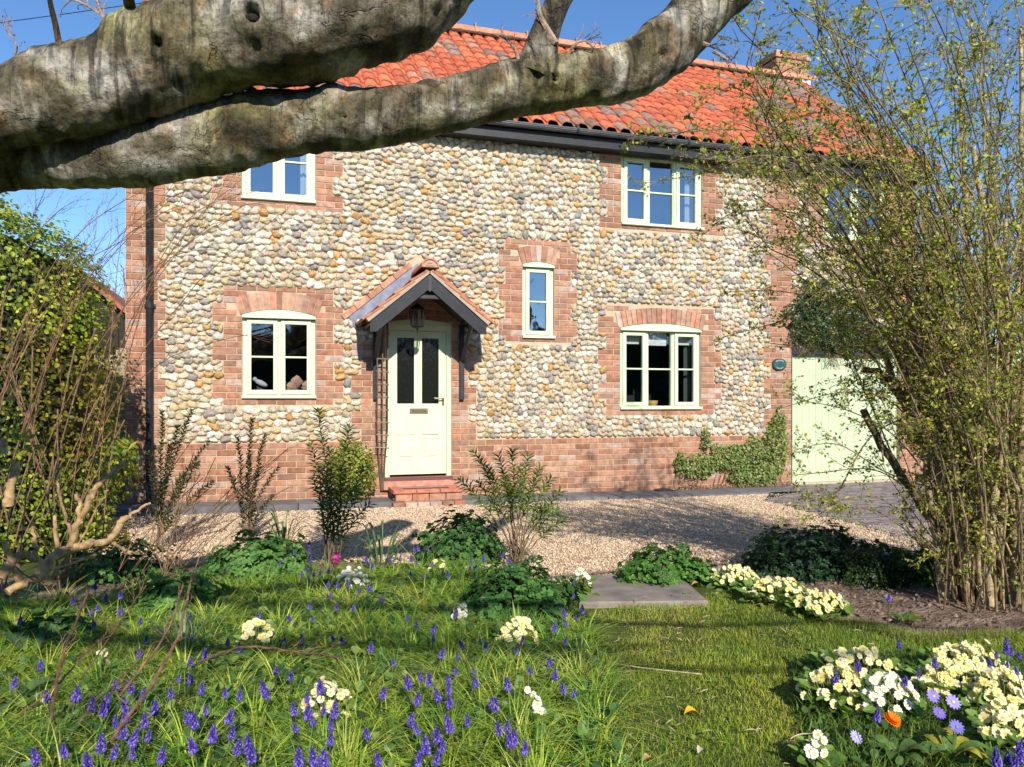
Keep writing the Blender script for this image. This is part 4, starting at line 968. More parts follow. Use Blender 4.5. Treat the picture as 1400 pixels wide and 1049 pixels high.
# ================================================================ FLOWERS
def flower_tpl(np_=5,notch=True):
    v=[(0,0,-.05)];f=[]
    for i in range(np_):
        a=2*math.pi*i/np_; hw=math.pi/np_*.93
        pts=[(a-hw*.55,.4,.02),(a-hw,.82,.08),(a-hw*.45,1.,.1),(a,.86 if notch else 1.05,.1),(a+hw*.45,1.,.1),(a+hw,.82,.08),(a+hw*.55,.4,.02)]
        b=len(v); v+= [(math.cos(t)*r,math.sin(t)*r,z) for t,r,z in pts]
        f+=[(0,b+j,b+j+1) for j in range(6)]
    npet=len(v)
    v.append((0,0,.04)); c=len(v)-1
    for j in range(8):
        t=j*math.pi/4; v.append((math.cos(t)*.3,math.sin(t)*.3,.06))
    f+=[(c,c+1+j,c+1+(j+1)%8) for j in range(8)]
    return np.array(v),f,npet
FLV,FLF,FLN=flower_tpl()
def flower_mesh(col,cen=(.85,.55,.04)):
    mb=MB(); c=np.array([col]*FLN+[cen]*(len(FLV)-FLN)); mb.add(FLV,FLF,c); o=mb.build('flower',M_petal); me=o.data; bpy.data.objects.remove(o); return me
FM={k:[flower_mesh(c,d) for c,d in v] for k,v in {'yellow':[((.80,.74,.30),(.85,.45,.02)),((.80,.77,.45),(.85,.5,.03)),((.82,.80,.58),(.8,.52,.05)),((.78,.74,.42),(.7,.45,.05))],'white':[((.86,.85,.74),(.85,.6,.06)),((.85,.85,.82),(.85,.65,.1))],'pink':[((.62,.12,.33),(.8,.5,.05))]}.items()}
def primrose(label,px,py,wpx,nf,kind='yellow',h=.13,size=.017,group='primrose clumps in the beds',name='primrose_clump',cat='primroses',depth=.8,extra=None):
    x,y=G(px,py); t=Gt(py); rw=wpx*t/FPX; o=thing(name,(x,y,0),label,cat,group)
    mb=MB(); n=int(40+nf*1.6); a=rng.uniform(0,6.28,n); rr=np.sqrt(rng.random(n))*rw
    pts=np.stack([x+np.cos(a)*rr,y+np.sin(a)*rr*depth,rng.uniform(.01,h*.6,n)],-1)
    nr=np.stack([-np.cos(a)*.3,-np.sin(a)*.3-.15,np.ones(n)],-1)+rng.normal(size=(n,3))*.35
    leaves(mb,pts,nr,rng.uniform(.045,.08,n),pick([(.16,.28,.05),(.22,.35,.07),(.11,.2,.04)],n),ROUND,spin=a+rng.normal(size=n)*.6-math.pi/2,asp=.75); mb.build('leaves',M_leaf,o)
    nf=int(nf*1.75); tot=min(nf,90); ms=FM[kind]
    st=MB()
    for i in range(nf):
        a=rng.uniform(0,6.28); q=math.sqrt(rng.random()); r=q*rw
        p=np.array([x+math.cos(a)*r,y+math.sin(a)*r*depth,h*(1-.55*q*q)+rng.normal()*.012])
        nn=np.array([math.cos(a)*q*.7,math.sin(a)*q*.7-.75,.75])+rng.normal(size=3)*.3; M=frames(nn[None],np.array([rng.uniform(0,6.28)]))[0]
        tube(st,[(x+(p[0]-x)*.6,y+(p[1]-y)*.6,0),p],.0015,3,(.25,.28,.1),cap=False)
        if i<tot:
            m=bpy.data.objects.new('flower',ms[rng.integers(0,len(ms))] if not(extra and i==0) else FM[extra][0]); COL.objects.link(m); m.parent=o
            from mathutils import Matrix
            s=size*rng.uniform(.8,1.15); M4=Matrix.Identity(4)
            for r_ in range(3):
                for c_ in range(3): M4[r_][c_]=M[r_,c_]*s
                M4[r_][3]=p[r_]-o.location[r_]
            m.matrix_local=M4
    st.build('stalks',M_leaf,o)
    return o
primrose('pale yellow primroses right behind the slab, back clump of the row by the bare soil',1003,803,34,62)
primrose('pale yellow primroses with one pink bloom, middle clump of the row by the bare soil',1062,822,46,88,extra='pink')
primrose('pale yellow primroses at the lawn end of the row by the bare soil',1122,842,38,56)
primrose('large pale yellow primrose clump at the lawn corner of the right border',1150,968,58,88,size=.019,h=.15)
primrose('pale yellow primroses along the back of the right border near the lawn',1175,932,60,80,size=.018,h=.13)
primrose('white primroses with yellow eyes just above the orange marigold',1215,985,38,34,'white',size=.02,h=.17)
primrose('pale yellow primroses in the middle of the right border behind the lilac anemones',1300,955,48,66,size=.019,h=.15)
primrose('pale yellow primroses just below the blue spikes at the right edge of the lawn strip',1325,925,52,60,size=.018,h=.13)
primrose('pale yellow primroses near the right edge behind the marigold leaves',1370,975,48,80,size=.019,h=.16)
primrose('cream primroses at the right edge of the border under the dark blue spikes',1378,1025,42,60,size=.019,h=.16)
primrose('tight white primrose bunch at the lawn edge in the bottom right',1117,1052,16,12,'white',size=.018,h=.10)
SM='small primrose tufts in the long grass'
for lb,px,py,wp,nf,kd in (('cream primroses glowing in the grass near the left edge mounds',352,900,26,22,'yellow'),('pale primroses among dark blue spikes behind the long grass',482,818,26,22,'white'),
    ('single small primrose tuft high in the middle of the long grass',628,870,14,8,'white'),('bright primrose tuft just left of the lawn, in front of the geranium mound',708,897,28,30,'yellow'),
    ('white and yellow primroses low in the bottom middle of the grass',448,1002,36,30,'yellow'),('tiny yellow primrose tuft behind the long grass, left of the dark mound',600,800,14,8,'yellow'),
    ('tiny yellow primrose among the violet spikes at the bottom left',140,946,9,5,'yellow'),('small white bells at the corner of the stone slab',796,818,12,12,'white'),
    ('two white primroses near the bottom, just left of the lawn',738,1018,8,4,'white'),('lone white primrose in the grass left of the lawn',724,988,6,2,'white')):
    primrose(lb,px,py,wp,nf,kd,h=.18,group=SM,name='primrose_tuft')
# grape hyacinths
OC=np.array([(1,0,0),(-1,0,0),(0,1,0),(0,-1,0),(0,0,1),(0,0,-1)],float); OF=[(0,2,4),(2,1,4),(1,3,4),(3,0,4),(2,0,5),(1,2,5),(3,1,5),(0,3,5)]
def head_mesh(i):
    mb=MB(); H=.042; k=0; rows=9
    for r_ in range(rows):
        t=r_/(rows-1); rad=.0105*(1-.75*t**1.8)*(.85+.15*min(1,t*4)); m=max(3,int(8*rad/.0105))
        for j in range(m):
            a=6.283*(j+(r_%2)*.5)/m+rng.normal()*.1; s=.0038*(1-.35*t); c=np.array([(.12,.08,.45),(.19,.13,.62),(.32,.24,.80),(.08,.05,.32)][rng.integers(0,4)])*(1-.25*t)
            mb.add(I0v*np.array((s,s,s*1.15))+np.array((math.cos(a)*rad,math.sin(a)*rad,t*H-.002*math.cos(a))),I0f,c)
    tube(mb,[(0,0,-.005),(0,0,H)],.004,5,(.05,.04,.2)); o=mb.build('flower_head',M_petal); me=o.data; bpy.data.objects.remove(o); return me
HM=[head_mesh(i) for i in range(5)]
def stem_mesh():
    mb=MB(); tube(mb,[(0,0,-.18),(.004,0,-.09),(0,0,0)],.0022,4,(.12,.14,.06),cap=False); o=mb.build('stalk',M_leaf); me=o.data; bpy.data.objects.remove(o); return me
SMH=stem_mesh()
C5=[(400,135),(445,150),(335,185),(575,115),(535,170),(500,190),(655,190),(660,100),(515,255),(765,240),(800,345),(760,420),(1050,330),(1245,355),(1120,435),(1045,465),(1310,390),(220,490),(70,590),(410,660),(430,650),(260,660),(640,600),(720,610),(780,650),(980,555),(1040,565),(1100,620),(935,645),(1230,640),(1310,655),(565,740),(575,700),(500,715),(685,710),(690,775),(845,735),(790,805),(630,800),(1125,735),(1245,780),(1065,805),(1030,780),(670,865),(720,905),(550,935),(620,970),(725,975),(355,965),(200,1000),(480,1030),(1060,940),(1160,885),(880,995),(1295,945),(1360,940),(1375,990),(1265,860),(805,880),(520,50),(110,240),(1040,215)]
C6=[(290,10),(395,40),(445,40),(505,35),(560,70),(625,60),(405,100),(290,155),(440,160),(530,165),(690,125),(880,265),(825,220),(1095,195),(970,290),(970,335),(15,230),(185,225),(310,225),(155,345),(250,340),(425,335),(470,350),(625,390),(755,475),(1010,425),(1100,435),(1260,390),(1230,350),(1130,370),(1185,520),(1090,515),(1205,585),(1050,575),(945,575),(835,590),(900,550),(355,615),(190,545),(110,515),(280,665),(45,620),(60,650),(690,645),(880,680),(1000,660),(1060,695),(1055,620),(1310,715),(1290,700),(1380,600),(210,735),(285,760),(315,795),(220,830),(370,740),(425,745),(410,820),(405,900),(610,865),(845,795),(885,840),(1060,825),(1155,790),(995,885),(1330,840),(1370,825),(930,950),(1020,940),(985,1005),(885,1015),(320,1010),(375,1015),(235,1020),(670,1005),(1390,910)]
C7=[(335,25),(295,250),(230,280),(285,350),(205,470),(100,510),(235,545),(285,620),(335,640),(55,350),(25,405),(10,900),(70,950),(385,180),(350,215),(290,200),(335,100)]
CM=[(290,865),(290,905),(390,850),(210,910),(250,910),(130,965),(300,950),(440,935),(285,1005),(350,1020),(395,1010),(315,1030),(250,1030),(605,950),(635,985),(730,950),(790,935),(850,945),(865,890),(890,890),(940,885),(880,965),(965,975),(845,1025),(920,1035),(1025,1025),(1055,1035),(1175,955),(1245,945),(1345,925),(1385,960),(1170,990),(1195,995)]
C8=[(720,370),(915,475),(820,525),(745,575),(495,495),(370,580),(1250,425),(1305,365),(1305,400),(1330,410),(1375,430),(1215,475),(1305,490),(1365,515),(595,770),(1255,1020),(1310,1000),(1345,1030),(1395,930),(1380,990),(660,120)]
pl=[(a/4,787+b/4,0) for a,b in C5]+[(350+a/4,787+b/4,0) for a,b in C6]+[(700+a/4,787+b/4,0) for a,b in C7]+[(350+a/4,525+b/4,0) for a,b in CM]+[(1050+a/4,787+b/4,1) for a,b in C8]
for px,py,rb in pl:
    z=.17+rng.uniform(-.03,.05) if py<990 else .2
    x,y=G(px,py+6,z-.03); o=thing('grape_hyacinth',(x,y,z-.03),('violet blue grape hyacinth spike standing among the primroses of the right border' if rb else 'violet blue grape hyacinth spike standing in the long grass of the left bed'),'grape hyacinth','grape hyacinths of the right border' if rb else 'grape hyacinths in the left bed')
    s=rng.uniform(.62,1.05)*(1.2 if py>930 else 1); o.scale=(s,s,s); o.rotation_euler=(rng.normal()*.15,rng.normal()*.15,rng.uniform(0,6.28))
    for nm,me in (('flower_head',HM[rng.integers(0,5)]),('stalk',SMH)):
        c=bpy.data.objects.new(nm,me); COL.objects.link(c); c.parent=o
# other flowers
def daisy(name,label,cat,px,py,z,R_,npet,col,cen,par_leaf=None,double=1,tilt=(0,-.8,.7)):
    x,y=G(px,py,z); o=thing(name,(x,y,z),label,cat); mb=MB(); M=frames(np.array([tilt],float)+rng.normal(size=(1,3))*.1,np.array([0.]))[0]
    for d in range(double):
        for i in range(npet):
            a=6.283*(i+.5*d)/npet; ca,sa=math.cos(a),math.sin(a); hw=R_*(.19 if npet>10 else .26); up=.12*d
            l=[(R_*.12,0,0),(R_*.6,-hw,R_*(.05+up)),(R_*(1-.12*d),-hw*.4,R_*(.1+up*2)),(R_*(1-.12*d),hw*.4,R_*(.1+up*2)),(R_*.6,hw,R_*(.05+up))]
            v=np.array([(p[0]*ca-p[1]*sa,p[0]*sa+p[1]*ca,p[2]+.001*d) for p in l])@M.T+np.array((x,y,z)); mb.add(v,[(0,1,2,3,4)],jit(col,.15))
    mb.build('petals',M_petal,o); mb=MB(); v=I0v*np.array((R_*.24,R_*.24,R_*.12)); mb.add(v@M.T+np.array((x,y,z))+M[:,2]*R_*.08,I0f,cen); mb.build('flower_centre',M_petal,o)
    mb=MB(); tube(mb,[(x,y+.01,z),(x+.01,y+.03,0)],.002,4,(.12,.18,.05),cap=False); mb.build('stalk',M_leaf,o); return o
daisy('marigold','orange double marigold at the bottom of the right border','marigold',1219,985,.17,.03,16,(.85,.24,.015),(.5,.1,.01),double=3,tilt=(0,-.6,.8))
lil=(.30,.24,.72)
daisy('anemone','lilac anemone left of the pair above the marigold leaves','anemone',1276,952,.16,.026,13,lil,(.7,.6,.25)); daisy('anemone','open lilac anemone, topmost and palest of the group right of the marigold','anemone',1303,960,.16,.028,13,(.42,.36,.80),(.75,.7,.35))
daisy('anemone','darker violet anemone below the lilac pair','anemone',1284,975,.14,.024,13,(.22,.16,.60),(.4,.3,.2)); daisy('anemone','half shaded blue anemone furthest down right of the marigold','anemone',1308,994,.12,.026,13,(.22,.2,.6),(.4,.3,.3))
daisy('anemone','pale starry lilac anemone alone left of the marigold','anemone',1170,1008,.10,.024,13,(.5,.47,.82),(.7,.65,.3)); daisy('anemone','faint violet flower alone on the bare soil','anemone',1215,817,.05,.02,10,(.3,.25,.5),(.4,.35,.2))
for lb,px,py in (('purple crocus tuft left of two beside the back primroses',1085,778),('purple crocus tuft right of two beside the back primroses',1111,782)):
    x,y=G(px,py); o=thing('crocus_tuft',(x,y,0),lb,'crocus'); mb=MB(); n=60; leaves(mb,np.stack([x+rng.normal(size=n)*.045,y+rng.normal(size=n)*.03,rng.uniform(.05,.13,n)],-1),rng.normal(size=(n,3)),rng.uniform(.02,.035,n),pick([(.22,.14,.62),(.32,.2,.7),(.14,.08,.4)],n),LEAF); mb.build('petals',M_petal,o)
    mb=MB(); blades(mb,x+rng.normal(size=50)*.04,y+rng.normal(size=50)*.03,np.zeros(50),rng.uniform(.06,.12,50),rng.uniform(.2,1,50),np.full(50,.004),pick([(.08,.14,.04)],50)); mb.build('leaves',M_leaf,o)
x,y=G(459,766,.22); o=thing('hyacinth',(x,y,0),'magenta hyacinth bloom among the blue spikes of the left bed','hyacinth'); mb=MB(); n=70; u=rng.normal(size=(n,3)); u/=np.linalg.norm(u,axis=1)[:,None]
leaves(mb,np.array((x,y,.23))+u*np.array((.028,.028,.042)),u,rng.uniform(.018,.026,n),pick([(.45,.04,.2),(.6,.1,.32),(.3,.02,.14)],n),LEAF); mb.build('petals',M_petal,o); mb=MB(); tube(mb,[(x,y,0),(x,y,.22)],.004,5,(.12,.18,.06)); mb.build('stalk',M_leaf,o)
# rosettes / broad leaves
def rosette(name,label,cat,px,py,n,L,wr,pal,up=.6,group=None,rad=.02,z=0):
    x,y=G(px,py); o=thing(name,(x,y,z),label,cat,group); mb=MB()
    for i in range(n):
        a=rng.uniform(0,6.28); l=L*rng.uniform(.6,1.1); d=np.array([math.cos(a),math.sin(a),0]); s=np.array([-d[1],d[0],0]); u_=up*rng.uniform(.6,1.4); p0=np.array([x,y,z])+d*rad*rng.random(); c=np.asarray(pal[rng.integers(0,len(pal))])*rng.uniform(.8,1.2)
        m=6; v=[]
        for k in range(m+1):
            t=k/m; q=p0+d*l*t*(1-.15*u_)+np.array([0,0,l*u_*(t-.75*t*t)+.01]); hw=l*wr*math.sin(math.pi*min(1,t*.95+.04))**.8
            v+=[q-s*hw+np.array([0,0,hw*.35]),q,q+s*hw+np.array([0,0,hw*.35])]
        f=[(3*k+j,3*k+j+1,3*k+j+4,3*k+j+3) for k in range(m) for j in (0,1)]; mb.add(v,f,np.clip(c,0,1))
    mb.build('leaves',M_leaf,o,True); return o
GRN=[(.14,.26,.05),(.10,.2,.04),(.18,.3,.07)]
rosette('broadleaf_plant','broad grey green leaves at the far left of the bottom left corner','leafy plant',5,985,12,.24,.17,[(.16,.25,.09),(.12,.2,.06)],.9)
rosette('broadleaf_plant','broad glossy green leaves low in the bottom left corner, next to the violet spikes','leafy plant',60,1035,14,.2,.17,GRN,.8)
rosette('broadleaf_plant','upright dark leaves behind the grape hyacinths near the left edge','leafy plant',40,915,14,.26,.09,[(.07,.13,.06),(.09,.16,.07)],1.3)
rosette('foxglove_rosette','young foxglove rosette with yellowing lower leaves alone on the bare soil','young foxglove',1243,852,14,.12,.17,[(.12,.22,.05),(.09,.18,.05),(.35,.30,.06)],.7)
rosette('marigold_foliage','broad green marigold leaves with yellow ones under the orange flower','marigold leaves',1225,1042,22,.12,.2,[(.12,.22,.05),(.16,.28,.06),(.10,.17,.04)],1.)
rosette('marigold_foliage','large yellowing leaves right of the orange flower','marigold leaves',1300,1042,16,.14,.2,[(.12,.22,.05),(.42,.38,.05),(.14,.24,.05)],1.1)
rosette('marigold_foliage','green and dull yellow leaves at the bottom right under the dark blue spikes','marigold leaves',1352,1046,14,.12,.2,[(.10,.18,.04),(.34,.28,.05)],1.0)
rosette('broadleaf_plant','broad leaves between the cream primroses and the small geranium mound in the left bed','leafy plant',285,915,12,.16,.15,GRN,1.1)
rosette('broadleaf_plant','glossy strap leaves beside the tiny yellow primrose at the bottom left','leafy plant',190,1000,12,.2,.1,GRN,1.2)
rosette('broadleaf_plant','broad leaves at the lawn edge below the bright primrose tuft','leafy plant',760,1000,10,.13,.16,GRN,.7)
rosette('broadleaf_plant','broad leaves in the middle of the left bed under the lone primrose tuft','leafy plant',560,930,10,.15,.13,GRN,1.)
rosette('broadleaf_plant','leafy tuft at the bottom edge below the white and yellow primroses','leafy plant',520,1040,12,.17,.12,GRN,1.)
mound('geranium','shaded geranium patch at the left edge below the cut stump','geranium',60,905,60,845,group=G1,n=600,size=.06)
mound('geranium','low geranium patch behind the white and yellow primroses','geranium',520,850,40,815,group=G1,n=500,size=.055)
rosette('daffodil_leaves','upright narrow daffodil leaves in front of the gravel, left of the tall leafy shrub','daffodil leaves',388,752,26,.34,.025,[(.16,.24,.10),(.12,.2,.08)],2.6,'daffodil leaf tufts',.06)
rosette('daffodil_leaves','upright narrow daffodil leaves right of the tall leafy shrub','daffodil leaves',522,785,30,.34,.025,[(.16,.24,.10),(.12,.2,.08)],2.6,'daffodil leaf tufts',.08)
rosette('daffodil_leaves','grey green narrow leaves between the violet spikes in the long grass','daffodil leaves',250,905,22,.26,.025,[(.18,.25,.14)],2.2,'daffodil leaf tufts',.06)
# fallen leaves on the lawn
def fallen(label,px,py,L,col,curl=.3,w_=.35):
    x,y=G(px,py); mb=MB(); m=6; v=[]; a=random.uniform(-.5,.5)
    for k in range(m+1):
        t=k/m; hw=L*w_*math.sin(math.pi*min(1,t*.94+.04)); q=np.array([(t-.5)*L,0,.02+curl*L*math.sin(t*5)*.4]); 
        for s in (-1,0,1): p=q+np.array([0,s*hw,abs(s)*hw*.7]); v.append((x+p[0]*math.cos(a)-p[1]*math.sin(a),y+p[0]*math.sin(a)+p[1]*math.cos(a),p[2]))
    mb.add(v,[(3*k+j,3*k+j+1,3*k+j+4,3*k+j+3) for k in range(m) for j in (0,1)],col); tag(mb.build('fallen_leaf',M_soft,smooth=True),label,'fallen leaf')
fallen('bright yellow fallen leaf on the lawn',947,983,.07,(.75,.42,.02)); fallen('pale dry fallen leaf at the bottom of the lawn',960,1035,.05,(.6,.52,.42)); fallen('curled brown fallen leaf near the left edge of the lawn',829,940,.10,(.42,.25,.14),.9,.18); fallen('tan fallen leaf just above the curled brown one',812,928,.05,(.65,.42,.15))
fallen('orange brown fallen leaf at the very bottom edge of the lawn',887,1047,.05,(.6,.33,.12)); fallen('yellowish fallen leaf between the slab and the primroses',953,805,.08,(.4,.28,.06),.3)
fallen('small buff fallen leaf in the grass left of the lawn',810,981,.04,(.5,.4,.3))
# ================================================================ SHRUBS NEAR THE WALL
def whorl_shrub(label,px,py,stems,lsize,pal,wood=(.16,.11,.06),cat='shrub',name='leggy_shrub',per=34,frac=.45,spread=.9,tpl=NARROW,r=.006):
    """stems: list of (px,py,dt) tips"""
    x,y=G(px,py); t=Gt(py); o=thing(name,(x,y,0),label,cat); ms=MB(); ml=MB(); base=np.array([x,y,0.])
    for tx,ty,dt in stems:
        tip=P(tx,ty,t+dt); c=(base+tip)/2+np.array([(tip[0]-base[0])*-.25,0,.05]); b0=base+np.array([rng.normal()*.03,rng.normal()*.03,0]); q=bez(b0,c,tip,12); q[1:-1]+=rng.normal(size=(10,3))*.006
        tube(ms,q,np.linspace(r,r*.45,12),5,jit(wood,.2),cap=False)
        L=np.linalg.norm(np.diff(q,axis=0),axis=1).sum(); m=int(per*L); 
        if m<6: m=6
        for k in range(m):
            s=1-frac*(k/m)**1.1; xx=s*11; i=min(int(xx),10); p=q[i]+(q[i+1]-q[i])*(xx-i); d=unit(q[i+1]-q[i]); a=k*2.4
            e1=unit(np.cross(d,[0,1,.1])); e2=np.cross(d,e1); out=unit((e1*math.cos(a)+e2*math.sin(a))*spread+d*(.5+.7*max(0,1-k/6)))
            nz_=unit(np.cross(np.cross(out,d),out)); xax=np.cross(out,nz_); M=np.stack([xax,out,nz_],-1)*lsize*rng.uniform(.7,1.15)
            ml.inst(tpl[0],tpl[1],M[None],p[None],pick(pal,1,.2))
    ms.build('stems',M_twig,o); ml.build('leaves',M_leaf,o); return o
DG=[(.045,.09,.025),(.07,.14,.03),(.12,.2,.05)]
whorl_shrub('thin willowy bush with narrow leaves standing on the bed edge right of the doorstep',708,785,[(655,660,.1),(668,640,0),(682,625,.1),(700,618,0),(722,625,.15),(738,640,0),(752,655,.1),(765,672,-.1),(690,650,.2),(712,645,-.1),(730,660,.2),(745,690,-.1),(760,700,.1),(675,675,.1),(700,665,.3),(648,618,-.05),(630,657,-.1),(772,710,0)],.072,[(.09,.18,.03),(.16,.28,.05),(.25,.39,.07)],name='spurge_bush',cat='bush',per=80,frac=.42)
whorl_shrub('tall narrow leafy shrub with tiered whorls of leaves left of the front door',455,778,[(436,563,0),(478,585,.1),(425,610,.1),(450,615,0),(497,640,.1),(440,640,-.1),(470,650,.2),(505,690,0),(488,668,-.1),(428,655,.1)],.082,[(.06,.13,.03),(.10,.2,.04),(.18,.28,.06)],per=110,frac=.72,spread=1.1)
whorl_shrub('sparse reddish leafed shrub under the left window',335,742,[(345,575,0),(325,600,.1),(362,598,-.1),(380,640,.1),(312,640,0),(340,625,.2),(372,680,0),(352,650,.1)],.05,[(.10,.07,.035),(.07,.09,.03),(.14,.10,.05),(.05,.07,.03)],per=130,frac=.8,tpl=LEAF,r=.004)
whorl_shrub('sparse dark leafed shrub in front of the downpipe',215,752,[(222,565,0),(262,562,.1),(243,585,0),(285,605,.1),(232,610,.2),(270,635,0),(290,660,.1),(205,620,-.1),(250,650,.15)],.05,[(.07,.07,.03),(.05,.09,.025),(.12,.12,.04),(.13,.2,.05)],per=130,frac=.78,tpl=LEAF,r=.004)
def wallcloud(name,label,cat,pxs,n,size,pal,Y0=WY-.02,thick=.14,twn=60,z_bot=None,stemcol=(.2,.12,.07),tpl=ROUND,bumps=None):
    """leaves over a wall area given by blobs (px,py,rx,ry)"""
    o=thing(name,(F(pxs[0][0],pxs[0][1])[0],WY-.1,0),label,cat); mb=MB(); tot=sum(a[2]*a[3] for a in pxs); ms=MB()
    for px,py,rx,ry in pxs:
        m=int(n*rx*ry/tot); a=rng.uniform(0,6.28,m); r=np.sqrt(rng.random(m))*(1+.15*np.sin(a*5+px)); X0,Z0=F(px,py); sc=(Y0)/ (CY)/FPX*1.0
        X=X0+np.cos(a)*r*rx*sc*1.12; Z=Z0+np.sin(a)*r*ry*sc*1.12; th_=thick*np.sqrt(np.clip(1-r*r,0.05,1)); Y=Y0-rng.random(m)**.5*th_
        leaves(mb,np.stack([X,Y,Z],-1),rng.normal(size=(m,3))*.5+np.array([0,-.8,.5]),rng.uniform(.6,1.3,m)*size,pick(pal,m,.2),tpl)
        for _ in range(int(twn*rx*ry/tot)+2):
            q=bez(np.array([X0+rng.normal()*.1,Y0,max(Z0-.5,.02)]),np.array([X0+rng.normal()*.2,Y0-.05,Z0-.2]),np.array([X0+rng.uniform(-1,1)*rx*sc,Y0-.04,Z0+rng.uniform(-1,.6)*ry*sc]),8); tube(ms,q,.004,4,jit(stemcol,.2),cap=False)
    mb.build('leaves',M_leaf,o); ms.build('stems',M_twig,o); return o
wallcloud('euonymus','variegated yellow green climber sprawling over the brick plinth by the garage pier','climber',[(950,637,32,16),(990,625,30,18),(1025,628,30,28),(1055,615,22,35),(1035,648,30,18),(1062,580,10,22),(962,600,6,16),(928,632,8,14),(1010,650,20,14)],5200,.033,[(.30,.34,.10),(.18,.26,.06),(.42,.44,.20),(.12,.20,.05),(.22,.3,.07)],twn=70)
wallcloud('ivy','dark green ivy hanging over the black garage lintel','ivy',[(1100,440,32,32),(1140,455,40,22),(1185,460,34,18),(1110,410,28,26),(1160,425,40,25)],2400,.045,[(.03,.07,.025),(.05,.10,.03),(.08,.13,.04)],thick=.22)
x,y=G(478,688); o=thing('golden_bush',(x,9.3,0),'small golden green bush at the wall between the left window and the door','bush'); X0=F(482,640,9.3)[0]
mb=MB(); n=2200; u=rng.normal(size=(n,3)); u/=np.linalg.norm(u,axis=1)[:,None]; r=rng.uniform(.6,1.05,n)[:,None]; leaves(mb,np.array((X0,9.32,.42))+u*r*np.array((.30,.2,.38)),u+rng.normal(size=(n,3))*.5,rng.uniform(.02,.04,n),pick([(.32,.36,.05),(.22,.3,.04),(.42,.42,.08),(.14,.2,.04)],n),ROUND); mb.build('leaves',M_leaf,o)
mb=MB()
for k in range(9): tube(mb,[(X0+rng.normal()*.04,9.35,0),(X0+rng.normal()*.15,9.35,.4)],.006,4,(.2,.14,.08)); 
mb.build('stems',M_twig,o)
# dry debris / low plants at the plinth
n=900; x=rng.uniform(5.2,7.2,n); mb=MB(); leaves(mb,np.stack([x,9.45+rng.random(n)*.15,.02+rng.random(n)*.05],-1),rng.normal(size=(n,3))+np.array([0,0,1]),rng.uniform(.015,.035,n),pick([(.32,.18,.10),(.45,.3,.18),(.22,.14,.08)],n)); tag(mb.build('leaf_litter',M_soft),'dry brown leaf litter along the foot of the brick plinth','leaf litter',kind='stuff')
# ================================================================ HEDGE, BARN, FENCE, WIRE, FAR TREES
hd=thing('hedge',(-2.8,7.6,0),'tall bright green clipped hedge at the left edge beside the house','hedge')
mb=MB(); n=40000; cxh,cyh,rxh,ryh=-3.05,7.7,1.72,1.0
a=rng.uniform(-math.pi,math.pi,n); zt=rng.random(n)
topz=lambda X:np.interp(X,[-4.8,-2.6,-2.3,-2.0,-1.72,-1.53,-1.45,-1.36],[3.2,3.05,2.9,2.72,2.6,2.3,1.95,1.3])
ontop=rng.random(n)<.22
sgn=lambda v,p:np.sign(v)*np.abs(v)**p
r=np.where(ontop,np.sqrt(rng.random(n)),rng.uniform(.82,1.03,n)); X=cxh+sgn(np.cos(a),.7)*r*rxh; Y=cyh+sgn(np.sin(a),.7)*r*ryh
X=X+.10*np.sin(zt*9+Y*2); tz=topz(X); Z=np.where(ontop,tz+rng.normal(size=n)*.07,tz*zt); Z+=.05*np.sin(X*7)
keep=(Y<8.0)|(rng.random(n)<.3); X,Y,Z,ontop,a=X[keep],Y[keep],Z[keep],ontop[keep],a[keep]; n=len(X)
nr=np.stack([np.cos(a),np.sin(a)*1.,np.where(ontop,2.,.4)],-1)+rng.normal(size=(n,3))*.55
hc=pick([(.14,.22,.03),(.22,.31,.035),(.34,.42,.05),(.09,.15,.02)],n,.25)
yel=(sm(X,Z,2.)>.1)[:,None]; hc=np.where(yel,hc*np.array((1.25,1.15,1.)),hc)
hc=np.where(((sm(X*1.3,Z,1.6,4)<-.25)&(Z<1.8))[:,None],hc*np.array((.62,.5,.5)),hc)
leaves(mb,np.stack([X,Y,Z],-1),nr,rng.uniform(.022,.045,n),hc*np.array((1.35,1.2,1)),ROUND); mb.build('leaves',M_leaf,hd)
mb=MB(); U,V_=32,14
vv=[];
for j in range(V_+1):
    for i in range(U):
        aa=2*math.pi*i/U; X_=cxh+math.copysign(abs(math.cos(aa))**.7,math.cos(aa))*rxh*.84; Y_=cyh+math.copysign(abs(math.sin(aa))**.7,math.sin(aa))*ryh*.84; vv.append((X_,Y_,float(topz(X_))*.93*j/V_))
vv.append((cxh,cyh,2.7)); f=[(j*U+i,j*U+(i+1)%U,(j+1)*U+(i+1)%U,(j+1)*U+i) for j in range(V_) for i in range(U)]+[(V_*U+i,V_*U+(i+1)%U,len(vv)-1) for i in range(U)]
mb.add(vv,f,(.035,.035,.015)); mb.build('dark_core',M_twig,hd)  # solid dark hull added behind the leaves for opacity, no separate twigs
mb=MB(); lines=[]
for k in range(60):
    x0=rng.uniform(-3.3,-1.5); p0=np.array([x0,6.75,rng.uniform(0,.8)]); p2=p0+np.array([rng.normal()*.3,-.15,rng.uniform(.5,1.4)]); q=bez(p0,(p0+p2)/2+np.array([0,-.1,0]),p2,7); tube(mb,q,.005,4,jit((.24,.15,.09),.2),cap=False)
mb.build('stems',M_twig,hd)
